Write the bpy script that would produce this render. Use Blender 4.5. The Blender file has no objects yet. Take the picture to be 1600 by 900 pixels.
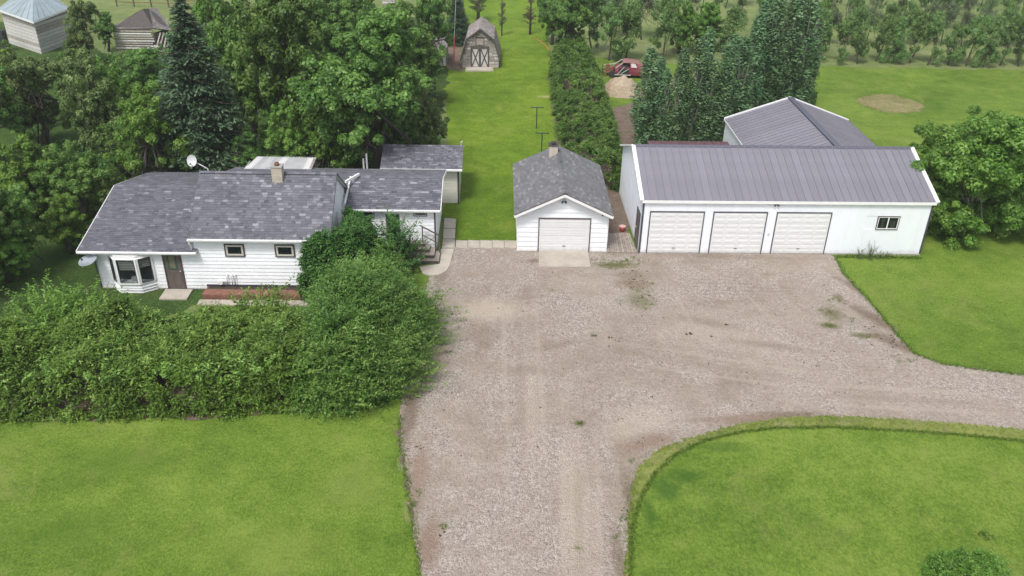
import bpy, math, random
import numpy as np
from mathutils import Vector, Matrix, noise as mnoise

random.seed(7)
rng = np.random.default_rng(7)
PI = math.pi
S = bpy.context.scene
COL = S.collection

# ------------------------------------------------------------------ camera
F = 1351.74
PITCH = math.radians(29.561)
ROLL = math.radians(1.157)
CAM_H = 21.0
cd = bpy.data.cameras.new('camera')
cam = bpy.data.objects.new('camera', cd)
COL.objects.link(cam)
cam.location = (0, 0, CAM_H)
cam.rotation_mode = 'XYZ'
cam.matrix_world = Matrix.Translation((0, 0, CAM_H)) @ Matrix.Rotation(PI / 2 - PITCH, 4, 'X') @ Matrix.Rotation(ROLL, 4, 'Z')
cd.sensor_width = 36.0
cd.lens = F / 1600 * 36.0
cd.clip_end = 2000
S.camera = cam

# ------------------------------------------------------------------ sky and sun (bright overcast)
SUN_EL, SUN_AZ = 58.0, 205.0      # azimuth measured clockwise from +Y
w = bpy.data.worlds.new('World'); S.world = w; w.use_nodes = True
nt = w.node_tree
bg = nt.nodes['Background']
sky = nt.nodes.new('ShaderNodeTexSky'); sky.sky_type = 'NISHITA'; sky.sun_disc = False
sky.sun_elevation = math.radians(SUN_EL); sky.sun_rotation = math.radians(SUN_AZ)
sky.air_density = 1.0; sky.dust_density = 3.0; sky.ozone_density = 0.6
hs = nt.nodes.new('ShaderNodeHueSaturation'); hs.inputs['Saturation'].default_value = 0.38
nt.links.new(sky.outputs[0], hs.inputs['Color'])
nt.links.new(hs.outputs[0], bg.inputs['Color'])
bg.inputs['Strength'].default_value = 0.15
sl = bpy.data.lights.new('sun', 'SUN'); sl.energy = 1.9; sl.angle = math.radians(12); sl.color = (1.0, 0.965, 0.91)
so = bpy.data.objects.new('sun', sl); COL.objects.link(so)
d = Vector((math.sin(math.radians(SUN_AZ)) * math.cos(math.radians(SUN_EL)), math.cos(math.radians(SUN_AZ)) * math.cos(math.radians(SUN_EL)), math.sin(math.radians(SUN_EL))))
so.rotation_euler = d.to_track_quat('Z', 'Y').to_euler()
S.view_settings.view_transform = 'Standard'
S.view_settings.look = 'None'
S.view_settings.gamma = 1.0
S.view_settings.exposure = 0.42
S.cycles.max_bounces = 6
S.cycles.transparent_max_bounces = 8

# ------------------------------------------------------------------ survey: where a line of sight of the aerial photo meets height z, or distance y
def U(px, py, z=0.0, y=None):
    a, b = px - 800, py - 450
    u = a * math.cos(ROLL) + b * math.sin(ROLL); v = -a * math.sin(ROLL) + b * math.cos(ROLL)
    dx, dy, dz = u, F * math.cos(PITCH) - v * math.sin(PITCH), -F * math.sin(PITCH) - v * math.cos(PITCH)
    k = (y / dy) if y is not None else (z - CAM_H) / dz
    return Vector((dx * k, dy * k, CAM_H + dz * k))

# ------------------------------------------------------------------ materials
def new_mat(name):
    m = bpy.data.materials.new(name); m.use_nodes = True
    t = m.node_tree; b = t.nodes['Principled BSDF']
    return m, t, b
def N(t, kind, **kw):
    n = t.nodes.new(kind)
    for k, v in kw.items():
        if k in n.inputs: n.inputs[k].default_value = v
        else: setattr(n, k, v)
    return n
def ramp(t, stops, src, interp='LINEAR'):
    r = t.nodes.new('ShaderNodeValToRGB'); r.color_ramp.interpolation = interp
    e = r.color_ramp.elements
    while len(e) < len(stops): e.new(0.5)
    for i, (p, c) in enumerate(stops):
        e[i].position = p; e[i].color = (*c, 1) if len(c) == 3 else c
    t.links.new(src, r.inputs[0]); return r.outputs[0]
def mixc(t, fac, a, b, mode='MIX'):
    n = t.nodes.new('ShaderNodeMix'); n.data_type = 'RGBA'; n.blend_type = mode
    for s, v in ((0, fac), (6, a), (7, b)):
        if isinstance(v, bpy.types.NodeSocket): t.links.new(v, n.inputs[s])
        elif s == 0: n.inputs[0].default_value = v
        else: n.inputs[s].default_value = (*v, 1)
    return n.outputs[2]
def mth(t, op, a, b=None, clamp=False):
    n = t.nodes.new('ShaderNodeMath'); n.operation = op; n.use_clamp = clamp
    for i, v in enumerate((a, b)):
        if v is None: continue
        if isinstance(v, bpy.types.NodeSocket): t.links.new(v, n.inputs[i])
        else: n.inputs[i].default_value = v
    return n.outputs[0]
def pos(t): return t.nodes.new('ShaderNodeNewGeometry').outputs['Position']
def noise(t, vec, scale, detail=4, rough=0.55, dist=0.0):
    n = N(t, 'ShaderNodeTexNoise', Scale=scale, Detail=detail, Roughness=rough, Distortion=dist)
    t.links.new(vec, n.inputs['Vector']); return n.outputs[0]
def bump(t, b, h, strength, dist):
    n = N(t, 'ShaderNodeBump', Strength=strength, Distance=dist)
    t.links.new(h, n.inputs['Height']); t.links.new(n.outputs[0], b.inputs['Normal'])
def paint(name, c, rough=0.55, var=0.12, scale=3.0, bmp=0.0, metal=0.0, streak=False, splash=0.0):
    m, t, b = new_mat(name)
    v = t.nodes.new('ShaderNodeTexCoord').outputs['Object']
    if streak:
        mp = N(t, 'ShaderNodeMapping'); mp.inputs['Scale'].default_value = (1, 1, 0.15); t.links.new(v, mp.inputs[0]); v = mp.outputs[0]
    n1 = noise(t, v, scale, 5, 0.6)
    oi = t.nodes.new('ShaderNodeObjectInfo').outputs['Random']
    f = mth(t, 'ADD', mth(t, 'MULTIPLY', n1, 0.8), mth(t, 'MULTIPLY', oi, 0.2))
    cc = ramp(t, [(0.3, tuple(x * (1 - var) for x in c)), (0.7, tuple(min(1, x * (1 + var * 0.5)) for x in c))], f)
    if splash:
        p_ = pos(t); sx = N(t, 'ShaderNodeSeparateXYZ'); t.links.new(p_, sx.inputs[0])
        q_ = mth(t, 'ADD', mth(t, 'MULTIPLY', sx.outputs[2], -2.4), mth(t, 'MULTIPLY', noise(t, p_, 3.0, 6, 0.8), 1.7))
        cc = mixc(t, mth(t, 'MULTIPLY', ramp(t, [(0.1, (0, 0, 0)), (0.8, (1, 1, 1))], q_), splash), cc, (0.36, 0.31, 0.26))
        gr_ = ramp(t, [(0.5, (0, 0, 0)), (0.75, (1, 1, 1))], noise(t, p_, 0.9, 5, 0.75, 1.0))
        cc = mixc(t, mth(t, 'MULTIPLY', gr_, splash * 0.35), cc, (0.60, 0.61, 0.60))
    t.links.new(cc, b.inputs['Base Color']); b.inputs['Roughness'].default_value = rough; b.inputs['Metallic'].default_value = metal
    if bmp: bump(t, b, noise(t, v, 60, 3), bmp, 0.01)
    return m
def tint_mat(name, stops, rough=0.85, bmp=0.3, bscale=90, extra=0.25):
    """per-piece colour from the mesh attribute 'tint'"""
    m, t, b = new_mat(name)
    a = N(t, 'ShaderNodeAttribute', attribute_name='tint')
    n1 = noise(t, pos(t), 14, 4, 0.7)
    n2 = noise(t, pos(t), 0.6, 3, 0.6)
    f = mth(t, 'ADD', a.outputs['Fac'], mth(t, 'MULTIPLY', mth(t, 'SUBTRACT', n1, 0.5), extra))
    f = mth(t, 'ADD', f, mth(t, 'MULTIPLY', mth(t, 'SUBTRACT', n2, 0.5), 0.35))
    t.links.new(ramp(t, stops, f), b.inputs['Base Color']); b.inputs['Roughness'].default_value = rough
    bump(t, b, noise(t, pos(t), bscale, 2), bmp, 0.01)
    return m
def leaf_mat(name, stops, trans=0.45, hue=0.03):
    m, t, b = new_mat(name)
    a = N(t, 'ShaderNodeAttribute', attribute_name='tint')
    oi = t.nodes.new('ShaderNodeObjectInfo').outputs['Random']
    f = mth(t, 'ADD', a.outputs['Fac'], mth(t, 'MULTIPLY', mth(t, 'SUBTRACT', oi, 0.5), 0.25))
    c = ramp(t, stops, f)
    h = N(t, 'ShaderNodeHueSaturation'); t.links.new(c, h.inputs['Color'])
    t.links.new(mth(t, 'ADD', 0.5 - hue / 2, mth(t, 'MULTIPLY', oi, hue)), h.inputs['Hue'])
    t.links.new(h.outputs[0], b.inputs['Base Color']); b.inputs['Roughness'].default_value = 0.5
    tr = N(t, 'ShaderNodeBsdfTranslucent'); t.links.new(h.outputs[0], tr.inputs['Color'])
    mx = N(t, 'ShaderNodeMixShader'); mx.inputs[0].default_value = trans
    t.links.new(b.outputs[0], mx.inputs[1]); t.links.new(tr.outputs[0], mx.inputs[2])
    t.links.new(mx.outputs[0], t.nodes['Material Output'].inputs[0])
    return m

def grass_mat(name, dark, mid, light, dry, drya=0.25, scale=1.0, stripe=None, spots=()):
    m, t, b = new_mat(name)
    p = pos(t)
    big = noise(t, p, 0.12 * scale, 4, 0.6, 0.6)
    med = noise(t, p, 0.9 * scale, 5, 0.65)
    mp = N(t, 'ShaderNodeMapping'); mp.inputs['Scale'].default_value = (1, 0.6, 1); t.links.new(p, mp.inputs[0])
    fine = noise(t, mp.outputs[0], 14, 6, 0.85)
    vf = noise(t, p, 4.5, 5, 0.8)
    f = mth(t, 'ADD', mth(t, 'MULTIPLY', big, 0.45), mth(t, 'MULTIPLY', med, 0.35))
    f = mth(t, 'ADD', f, mth(t, 'MULTIPLY', vf, 0.30))
    f = mth(t, 'ADD', f, mth(t, 'MULTIPLY', mth(t, 'SUBTRACT', fine, 0.5), 1.0))
    if stripe:
        wv = N(t, 'ShaderNodeTexWave', Scale=stripe[0], Distortion=1.6, Detail=2.0); wv.bands_direction = stripe[1]
        t.links.new(p, wv.inputs['Vector'])
        f = mth(t, 'ADD', f, mth(t, 'MULTIPLY', mth(t, 'SUBTRACT', wv.outputs['Fac'], 0.5), stripe[2]))
    c = ramp(t, [(0.40, dark), (0.55, mid), (0.70, light)], f)
    dn = noise(t, p, 0.35 * scale, 6, 0.75, 1.0)
    c = mixc(t, mth(t, 'MULTIPLY', ramp(t, [(0.52, (0, 0, 0)), (0.72, (1, 1, 1))], dn), drya), c, dry)
    for (cx, cy, rx, ry, colr, amt) in spots:
        c = mixc(t, spot(t, p, cx, cy, rx, ry, amt), c, colr)
    t.links.new(c, b.inputs['Base Color']); b.inputs['Roughness'].default_value = 0.9
    b.inputs['Specular IOR Level'].default_value = 0.15
    bump(t, b, mth(t, 'ADD', mth(t, 'MULTIPLY', fine, 0.6), mth(t, 'MULTIPLY', vf, 0.8)), 0.7, 0.09)
    return m
def spot(t, p, cx, cy, rx, ry, amt, ang=0.0, nscale=2.6):
    """a stain: noisy-edged ellipse fixed in the world"""
    mp = N(t, 'ShaderNodeMapping'); mp.vector_type = 'TEXTURE'
    mp.inputs['Location'].default_value = (cx, cy, 0); mp.inputs['Rotation'].default_value = (0, 0, ang)
    mp.inputs['Scale'].default_value = (rx, ry, 50)
    t.links.new(p, mp.inputs[0])
    ln = N(t, 'ShaderNodeVectorMath', operation='LENGTH'); t.links.new(mp.outputs[0], ln.inputs[0])
    nn = noise(t, p, nscale, 8, 0.88, 0.3)
    q = mth(t, 'ADD', mth(t, 'SUBTRACT', 1.0, ln.outputs['Value']), mth(t, 'MULTIPLY', mth(t, 'SUBTRACT', nn, 0.5), 2.4))
    r = ramp(t, [(0.0, (0, 0, 0)), (0.7, (1, 1, 1))], q)
    return mth(t, 'MULTIPLY', r, amt)

M = {}
M['white'] = paint('white_siding', (0.83, 0.85, 0.89), 0.45, 0.07, 2.0, splash=0.45)
M['white_metal'] = paint('white_steel_cladding', (0.81, 0.84, 0.90), 0.38, 0.05, 1.2, streak=True, splash=0.45)
M['trim'] = paint('white_trim', (0.80, 0.80, 0.80), 0.4, 0.06)
M['cream'] = paint('cream_siding', (0.60, 0.58, 0.52), 0.6, 0.1)
M['door'] = paint('white_door_steel', (0.70, 0.705, 0.715), 0.35, 0.05, splash=0.5)
M['brown'] = paint('brown_trim', (0.085, 0.065, 0.062), 0.5, 0.25)
M['brown_door'] = paint('brown_door_paint', (0.13, 0.105, 0.10), 0.45, 0.2)
M['darktrim'] = paint('charcoal_trim', (0.06, 0.06, 0.075), 0.45, 0.2)
M['concrete'] = paint('concrete', (0.43, 0.385, 0.33), 0.9, 0.22, 1.6, 0.4)
M['found'] = paint('foundation_concrete', (0.33, 0.32, 0.30), 0.9, 0.3, 2.5, 0.4)
M['deck'] = paint('weathered_deck_wood', (0.34, 0.29, 0.25), 0.8, 0.4, 5, 0.3)
M['rail'] = paint('brown_rail', (0.11, 0.085, 0.075), 0.6, 0.2)
M['oldwood'] = paint('weathered_grey_wood', (0.37, 0.33, 0.305), 0.85, 0.55, 6, 0.4)
M['oldwood_dark'] = paint('dark_weathered_wood', (0.10, 0.085, 0.08), 0.85, 0.4, 6, 0.3)
M['oldroof'] = paint('weathered_cedar', (0.27, 0.24, 0.23), 0.9, 0.5, 5, 0.4)
M['whiteold'] = paint('flaking_white_paint', (0.55, 0.54, 0.52), 0.7, 0.3, 7)
M['stonecap'] = paint('chimney_render', (0.47, 0.42, 0.35), 0.9, 0.2, 4, 0.4)
M['soot'] = paint('sooty_metal', (0.05, 0.045, 0.045), 0.7, 0.3)
M['bark'] = paint('bark', (0.085, 0.07, 0.058), 0.9, 0.45, 8, 0.6)
M['palebark'] = paint('pale_bark', (0.36, 0.34, 0.29), 0.85, 0.4, 5, 0.4)
M['redpaint'] = paint('faded_red_paint', (0.24, 0.04, 0.065), 0.4, 0.35, 3)
M['rust'] = paint('rusty_metal', (0.22, 0.10, 0.065), 0.85, 0.5, 6, 0.4)
M['redwood'] = paint('red_stained_timber', (0.21, 0.095, 0.068), 0.75, 0.3, 4)
M['soil'] = paint('dark_soil', (0.075, 0.055, 0.04), 0.95, 0.5, 3, 0.6)
M['red'] = paint('red_plastic', (0.40, 0.05, 0.05), 0.4, 0.2)
M['pinkish'] = paint('pale_red_plastic', (0.62, 0.40, 0.38), 0.5, 0.1)
M['dish'] = paint('pale_grey_dish', (0.55, 0.56, 0.58), 0.45, 0.1)
M['dishgrey'] = paint('grey_dish', (0.33, 0.36, 0.40), 0.4, 0.15)
M['pipe'] = paint('white_pvc', (0.75, 0.75, 0.74), 0.4, 0.08)
M['blind'] = paint('beige_blind', (0.55, 0.53, 0.48), 0.6, 0.1)
M['interior'] = paint('dark_room', (0.03, 0.032, 0.035), 0.9, 0.3)
M['curtain'] = paint('green_curtain', (0.045, 0.085, 0.06), 0.9, 0.3, 10)
M['tanblind'] = paint('tan_curtain', (0.40, 0.34, 0.20), 0.8, 0.2)
M['metalpole'] = paint('dark_green_steel', (0.045, 0.07, 0.05), 0.5, 0.2)
M['galv'] = paint('galvanised_steel', (0.66, 0.67, 0.68), 0.4, 0.2, 4)
M['maroon'] = paint('maroon_steel', (0.13, 0.07, 0.08), 0.5, 0.25, 2)
M['mauveroof'] = paint('violet_grey_steel_roof', (0.215, 0.208, 0.245), 0.42, 0.16, 0.5, streak=False)
M['mauvecap'] = paint('dark_steel_ridge', (0.10, 0.10, 0.135), 0.45, 0.15, 1)
M['bluetin'] = paint('blue_grey_tin', (0.27, 0.33, 0.36), 0.5, 0.2, 1)
M['orange'] = paint('orange_rubber', (0.60, 0.16, 0.04), 0.5, 0.2)
M['redpole'] = paint('red_sleeve', (0.50, 0.10, 0.06), 0.5, 0.2)
M['carroof'] = paint('faded_mauve_paint', (0.33, 0.17, 0.16), 0.7, 0.45, 3)
M['stalk'] = paint('green_stalks', (0.11, 0.15, 0.06), 0.8, 0.2)
M['poplarbark'] = paint('grey_green_bark', (0.21, 0.22, 0.16), 0.85, 0.35, 5, 0.4)
M['tyre'] = paint('black_rubber', (0.03, 0.03, 0.03), 0.8, 0.2)
g, t_, b_ = new_mat('window_glass')
b_.inputs['Base Color'].default_value = (0.02, 0.025, 0.03, 1); b_.inputs['Roughness'].default_value = 0.04
tb = N(t_, 'ShaderNodeBsdfTransparent'); tb.inputs['Color'].default_value = (0.8, 0.85, 0.85, 1)
mx = N(t_, 'ShaderNodeMixShader'); mx.inputs[0].default_value = 0.62
t_.links.new(b_.outputs[0], mx.inputs[1]); t_.links.new(tb.outputs[0], mx.inputs[2]); t_.links.new(mx.outputs[0], t_.nodes['Material Output'].inputs[0])
M['glass'] = g
SH = [(0.0, (0.042, 0.042, 0.052)), (0.3, (0.088, 0.088, 0.107)), (0.62, (0.138, 0.138, 0.165)), (1.0, (0.29, 0.29, 0.33))]
M['shingle'] = tint_mat('asphalt_shingles', SH)
M['shingle2'] = tint_mat('light_grey_shingles', [(0.0, (0.085, 0.085, 0.092)), (0.5, (0.150, 0.150, 0.160)), (1.0, (0.28, 0.28, 0.29))])
M['cedar'] = tint_mat('old_cedar_shakes', [(0.0, (0.09, 0.075, 0.07)), (0.5, (0.25, 0.215, 0.205)), (1.0, (0.48, 0.44, 0.42))])

L = {}
L['wood'] = leaf_mat('maple_leaves', [(0.0, (0.038, 0.104, 0.017)), (0.5, (0.126, 0.250, 0.041)), (1.0, (0.301, 0.470, 0.116))])
L['bright'] = leaf_mat('young_ash_leaves', [(0.0, (0.056, 0.140, 0.016)), (0.5, (0.151, 0.308, 0.038)), (1.0, (0.336, 0.515, 0.112))])
L['olive'] = leaf_mat('olive_leaves', [(0.0, (0.067, 0.118, 0.029)), (0.5, (0.157, 0.241, 0.062)), (1.0, (0.314, 0.414, 0.146))])
L['spruce'] = leaf_mat('spruce_needles', [(0.0, (0.026, 0.058, 0.028)), (0.5, (0.068, 0.128, 0.062)), (1.0, (0.17, 0.27, 0.15))], 0.15)
L['poplar'] = leaf_mat('poplar_leaves', [(0.0, (0.045, 0.105, 0.040)), (0.5, (0.115, 0.225, 0.088)), (1.0, (0.26, 0.40, 0.19))], 0.25)
L['hedge'] = leaf_mat('hedge_leaves', [(0.0, (0.056, 0.122, 0.015)), (0.5, (0.153, 0.290, 0.041)), (1.0, (0.371, 0.537, 0.134))])
L['lilac'] = leaf_mat('lilac_leaves', [(0.0, (0.031, 0.099, 0.020)), (0.5, (0.083, 0.209, 0.042)), (1.0, (0.198, 0.385, 0.099))])
L['caragana'] = leaf_mat('caragana_leaves', [(0.0, (0.038, 0.095, 0.013)), (0.5, (0.110, 0.213, 0.034)), (1.0, (0.280, 0.414, 0.095))])
L['far'] = leaf_mat('shelterbelt_leaves', [(0.0, (0.069, 0.149, 0.040)), (0.5, (0.167, 0.299, 0.081)), (1.0, (0.333, 0.494, 0.172))])
L['grey'] = leaf_mat('grey_green_leaves', [(0.0, (0.08, 0.115, 0.06)), (0.5, (0.17, 0.22, 0.11)), (1.0, (0.28, 0.33, 0.19))])
L['reddish'] = leaf_mat('rusty_needles', [(0.0, (0.120, 0.060, 0.042)), (0.5, (0.264, 0.132, 0.084)), (1.0, (0.384, 0.240, 0.144))])
L['tuft'] = leaf_mat('grass_tuft', [(0.0, (0.060, 0.120, 0.012)), (0.5, (0.120, 0.220, 0.022)), (1.0, (0.250, 0.340, 0.060))])
L['drytuft'] = leaf_mat('dry_grass', [(0.0, (0.110, 0.100, 0.040)), (0.5, (0.220, 0.220, 0.080)), (1.0, (0.380, 0.360, 0.180))])

# ------------------------------------------------------------------ object helpers
class MB:
    def __init__(s): s.v = []; s.f = []; s.t = []
    def quad(s, a, b, c, d, tint=None):
        i = len(s.v); s.v += [tuple(a), tuple(b), tuple(c), tuple(d)]; s.f.append((i, i + 1, i + 2, i + 3)); s.t.append(tint or 0); return s
    def tri(s, a, b, c):
        i = len(s.v); s.v += [tuple(a), tuple(b), tuple(c)]; s.f.append((i, i + 1, i + 2)); s.t.append(0); return s
    def hexa(s, P, tint=0):
        """P: 4 bottom then 4 top points, both counter-clockwise from above"""
        i = len(s.v); s.v += [tuple(p) for p in P]
        for q in ((3, 2, 1, 0), (4, 5, 6, 7), (0, 1, 5, 4), (1, 2, 6, 5), (2, 3, 7, 6), (3, 0, 4, 7)):
            s.f.append(tuple(i + k for k in q)); s.t.append(tint)
        return s
    def box(s, x0, x1, y0, y1, z0, z1, tint=0):
        return s.hexa([(x0, y0, z0), (x1, y0, z0), (x1, y1, z0), (x0, y1, z0), (x0, y0, z1), (x1, y0, z1), (x1, y1, z1), (x0, y1, z1)], tint)
    def bar(s, a, b, wd, ht, up=(0, 0, 1), tint=0):
        a, b, up = Vector(a), Vector(b), Vector(up)
        d = (b - a).normalized(); sd = d.cross(up)
        if sd.length < 1e-4: sd = d.cross(Vector((0, 1, 0)))
        sd.normalize(); u = sd.cross(d).normalized()
        P = []
        for zz in (-ht / 2, ht / 2):
            for p, q in ((a, -1), (a, 1), (b, 1), (b, -1)): P.append(p + sd * q * wd / 2 + u * zz)
        return s.hexa(P, tint)
    def tube(s, pts, rad, n=8, cap=True):
        pts = [Vector(p) for p in pts]; i0 = len(s.v)
        if not hasattr(rad, '__len__'): rad = [rad] * len(pts)
        ref = Vector((0, 0, 1))
        for k, p in enumerate(pts):
            d = (pts[min(k + 1, len(pts) - 1)] - pts[max(k - 1, 0)]).normalized()
            a = d.cross(ref)
            if a.length < 0.05: a = d.cross(Vector((1, 0, 0)))
            a.normalize(); b = d.cross(a)
            for j in range(n):
                th = 2 * PI * j / n
                s.v.append(tuple(p + (a * math.cos(th) + b * math.sin(th)) * rad[k]))
        for k in range(len(pts) - 1):
            for j in range(n):
                a0 = i0 + k * n + j; a1 = i0 + k * n + (j + 1) % n
                s.f.append((a0, a0 + n, a1 + n, a1)); s.t.append(0)
        if cap:
            s.f.append(tuple(range(i0, i0 + n))); s.t.append(0)
            e = i0 + (len(pts) - 1) * n
            s.f.append(tuple(reversed(range(e, e + n)))); s.t.append(0)
        return s
    def mesh(s, name, mat, smooth=False):
        me = bpy.data.meshes.new(name); me.from_pydata(s.v, [], s.f); me.materials.append(mat)
        if any(s.t):
            at = me.attributes.new('tint', 'FLOAT', 'FACE'); at.data.foreach_set('value', [x or 0.0 for x in s.t])
        if smooth: me.shade_smooth()
        return me
def link(name, me, parent=None, loc=None, rot=None, **props):
    o = bpy.data.objects.new(name, me); COL.objects.link(o)
    if parent is not None: o.parent = parent
    if loc is not None: o.location = loc
    if rot is not None: o.rotation_euler = rot
    for k, v in props.items(): o[k] = v
    return o
def part(name, mb, mat, parent, smooth=False, **props):
    return link(name, mb.mesh(name, mat, smooth), parent, **props)
def thing(name, label, cat, loc=(0, 0, 0), rz=0.0, group=None):
    o = link(name, None, None, loc, (0, 0, rz), label=label, category=cat)
    if group: o['group'] = group
    return o
def solo(name, mb_or_me, mat, label, cat, group=None, loc=(0, 0, 0), smooth=False):
    me = mb_or_me.mesh(name, mat, smooth) if isinstance(mb_or_me, MB) else mb_or_me
    o = link(name, me, None, loc, label=label, category=cat)
    if group: o['group'] = group
    return o
def fast_mesh(name, V, Q, tint, mat):
    """V (n,3), Q (m,4) arrays -> mesh"""
    me = bpy.data.meshes.new(name)
    me.vertices.add(len(V)); me.vertices.foreach_set('co', np.ascontiguousarray(V, np.float32).ravel())
    k = Q.shape[1]
    me.loops.add(Q.size); me.loops.foreach_set('vertex_index', np.ascontiguousarray(Q, np.int32).ravel())
    me.polygons.add(len(Q)); me.polygons.foreach_set('loop_start', np.arange(0, Q.size, k, dtype=np.int32))
    me.polygons.foreach_set('loop_total', np.full(len(Q), k, np.int32))
    me.update(calc_edges=True)
    at = me.attributes.new('tint', 'FLOAT', 'FACE'); at.data.foreach_set('value', np.ascontiguousarray(tint, np.float32))
    me.materials.append(mat)
    return me

# ------------------------------------------------------------------ ground sheets
def rough_outline(pts, step=0.25, amp=0.06, nsc=1.3, seed=0.0):
    out = []
    n = len(pts)
    for i in range(n):
        a, b = Vector(pts[i]).to_2d(), Vector(pts[(i + 1) % n]).to_2d()
        L_ = (b - a).length; k = max(1, int(L_ / step)); nr = Vector((-(b - a).y, (b - a).x)) / max(L_, 1e-6)
        for j in range(k):
            p = a.lerp(b, j / k)
            q = mnoise.fractal(Vector((p.x * nsc, p.y * nsc, seed)), 0.7, 2.0, 4)
            out.append(p + nr * q * amp)
    return out
def smooth_path(pts, it=2):
    for _ in range(it):
        o = []
        n = len(pts)
        for i in range(n):
            a, b = pts[i], pts[(i + 1) % n]
            o += [a * 0.75 + b * 0.25, a * 0.25 + b * 0.75]
        pts = o
    return pts
def sheet(name, pts, z, mat, step=0.25, amp=0.06, seed=0.0, kind='structure', parent=None, nsc=1.3):
    o2 = rough_outline(pts, step, amp, nsc, seed)
    me = bpy.data.meshes.new(name); me.from_pydata([(p.x, p.y, z) for p in o2], [], [tuple(range(len(o2)))]); me.materials.append(mat)
    if me.polygons[0].normal.z < 0: me.flip_normals()
    o = link(name, me, parent)
    if kind: o['kind'] = kind
    return o, o2
def up(lst, z=0.0): return [U(x, y, z) for x, y in lst]

c_circle = U(1392, 162); c_bare = U(852, 151)
yel = (0.19, 0.20, 0.075)
M['lawn'] = grass_mat('mown_lawn', (0.062, 0.118, 0.012), (0.122, 0.188, 0.023), (0.205, 0.268, 0.045), (0.245, 0.25, 0.075), 0.55,
    spots=[(c_circle.x, c_circle.y, 3.0, 3.0, (0.075, 0.09, 0.03), 0.8), (c_circle.x, c_circle.y, 2.5, 2.5, (0.22, 0.18, 0.09), 0.95), (c_circle.x+.6, c_circle.y, 1.2, 1.4, (0.24, 0.24, 0.08), 0.6)])
_isl = [U(x, y) for x, y in ((1040, 765), (1075, 745), (1015, 800), (1130, 700))]; _lf = [U(x, y) for x, y in ((632, 720), (640, 790), (560, 760), (420, 860), (200, 720), (90, 830))]
_pl = [(q.x, q.y, rx, ry, col_, am) for q, rx, ry, col_, am in (
    (_isl[0], .7, .9, (0.045, 0.105, 0.014), .8), (_isl[1], .8, .5, (0.045, 0.105, 0.014), .8), (_isl[2], .3, .9, (0.05, 0.11, 0.014), .8), (_isl[3], 1.2, .4, (0.06, 0.12, 0.018), .6),
    (_lf[0], .25, .7, (0.34, 0.32, 0.24), .8), (_lf[1], .25, .9, (0.30, 0.27, 0.14), .5), (_lf[2], 1.6, 1.6, (0.20, 0.25, 0.06), .4), (_lf[3], 2.5, 1.5, (0.19, 0.25, 0.05), .35), (_lf[4], 2.5, 1.2, (0.075, 0.14, 0.015), .45), (_lf[5], 2.5, 1.2, (0.075, 0.14, 0.015), .4))]
_lawn_args = [(c_circle.x, c_circle.y, 3.0, 3.0, (0.075, 0.09, 0.03), 0.8), (c_circle.x, c_circle.y, 2.5, 2.5, (0.22, 0.18, 0.09), 0.95)] + _pl
M['lawn'] = grass_mat('mown_lawn', (0.060, 0.118, 0.013), (0.118, 0.192, 0.024), (0.190, 0.268, 0.046), (0.24, 0.25, 0.08), 0.45, spots=_lawn_args)
M['lawn_back'] = grass_mat('mown_back_lawn', (0.062, 0.122, 0.010), (0.112, 0.192, 0.014), (0.185, 0.272, 0.028), (0.25, 0.28, 0.055), 0.55,
    spots=[(c_bare.x, c_bare.y, 0.9, 0.45, (0.36, 0.33, 0.15), 0.8)])
M['field'] = grass_mat('rough_field', (0.09, 0.135, 0.04), (0.16, 0.205, 0.07), (0.24, 0.27, 0.11), (0.27, 0.235, 0.16), 0.7, 0.7)
M['grass_painted_shade'] = grass_mat('grass_painted_tree_shade', (0.022, 0.045, 0.010), (0.042, 0.080, 0.018), (0.08, 0.135, 0.03), (0.09, 0.08, 0.04), 0.3)  # woodland floor: shade of the trees painted in as darker greens
M['verge'] = grass_mat('dry_verge_grass', (0.10, 0.135, 0.025), (0.18, 0.215, 0.048), (0.27, 0.29, 0.09), (0.30, 0.25, 0.17), 0.7, 3.0)

M['wornturf'] = grass_mat('worn_dry_turf', (0.12, 0.11, 0.045), (0.21, 0.19, 0.085), (0.31, 0.27, 0.15), (0.16, 0.19, 0.05), 0.8, 4.0)
me = MB().quad((-900, -60, 0), (900, -60, 0), (900, 1500, 0), (-900, 1500, 0)).mesh('ground', M['field'])
link('ground', me, kind='structure')
sheet('lawn', up([(-700, 1050), (2500, 1050), (2500, 250), (1900, 106), (1600, 110), (1270, 103), (1050, 100), (930, 90), (905, 400), (640, 402), (600, 380), (300, 500), (-300, 520)]), 0.004, M['lawn'], 0.5, 0.5, 1.0)
sheet('back_lawn', up([(690, 395), (700, 200), (690, 90), (700, 0), (720, -60), (860, -60), (857, 60), (866, 130), (872, 260), (880, 395)]), 0.008, M['lawn_back'], 0.4, 0.25, 3.0)
sheet('woodland_floor', up([(-500, 640), (-500, -20), (60, 40), (180, 90), (300, 20), (400, 10), (690, 30), (700, 110), (690, 200), (685, 260), (600, 380), (300, 480), (260, 500), (0, 520)]), 0.012, M['grass_painted_shade'], 0.5, 0.5, 5.0)

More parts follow.
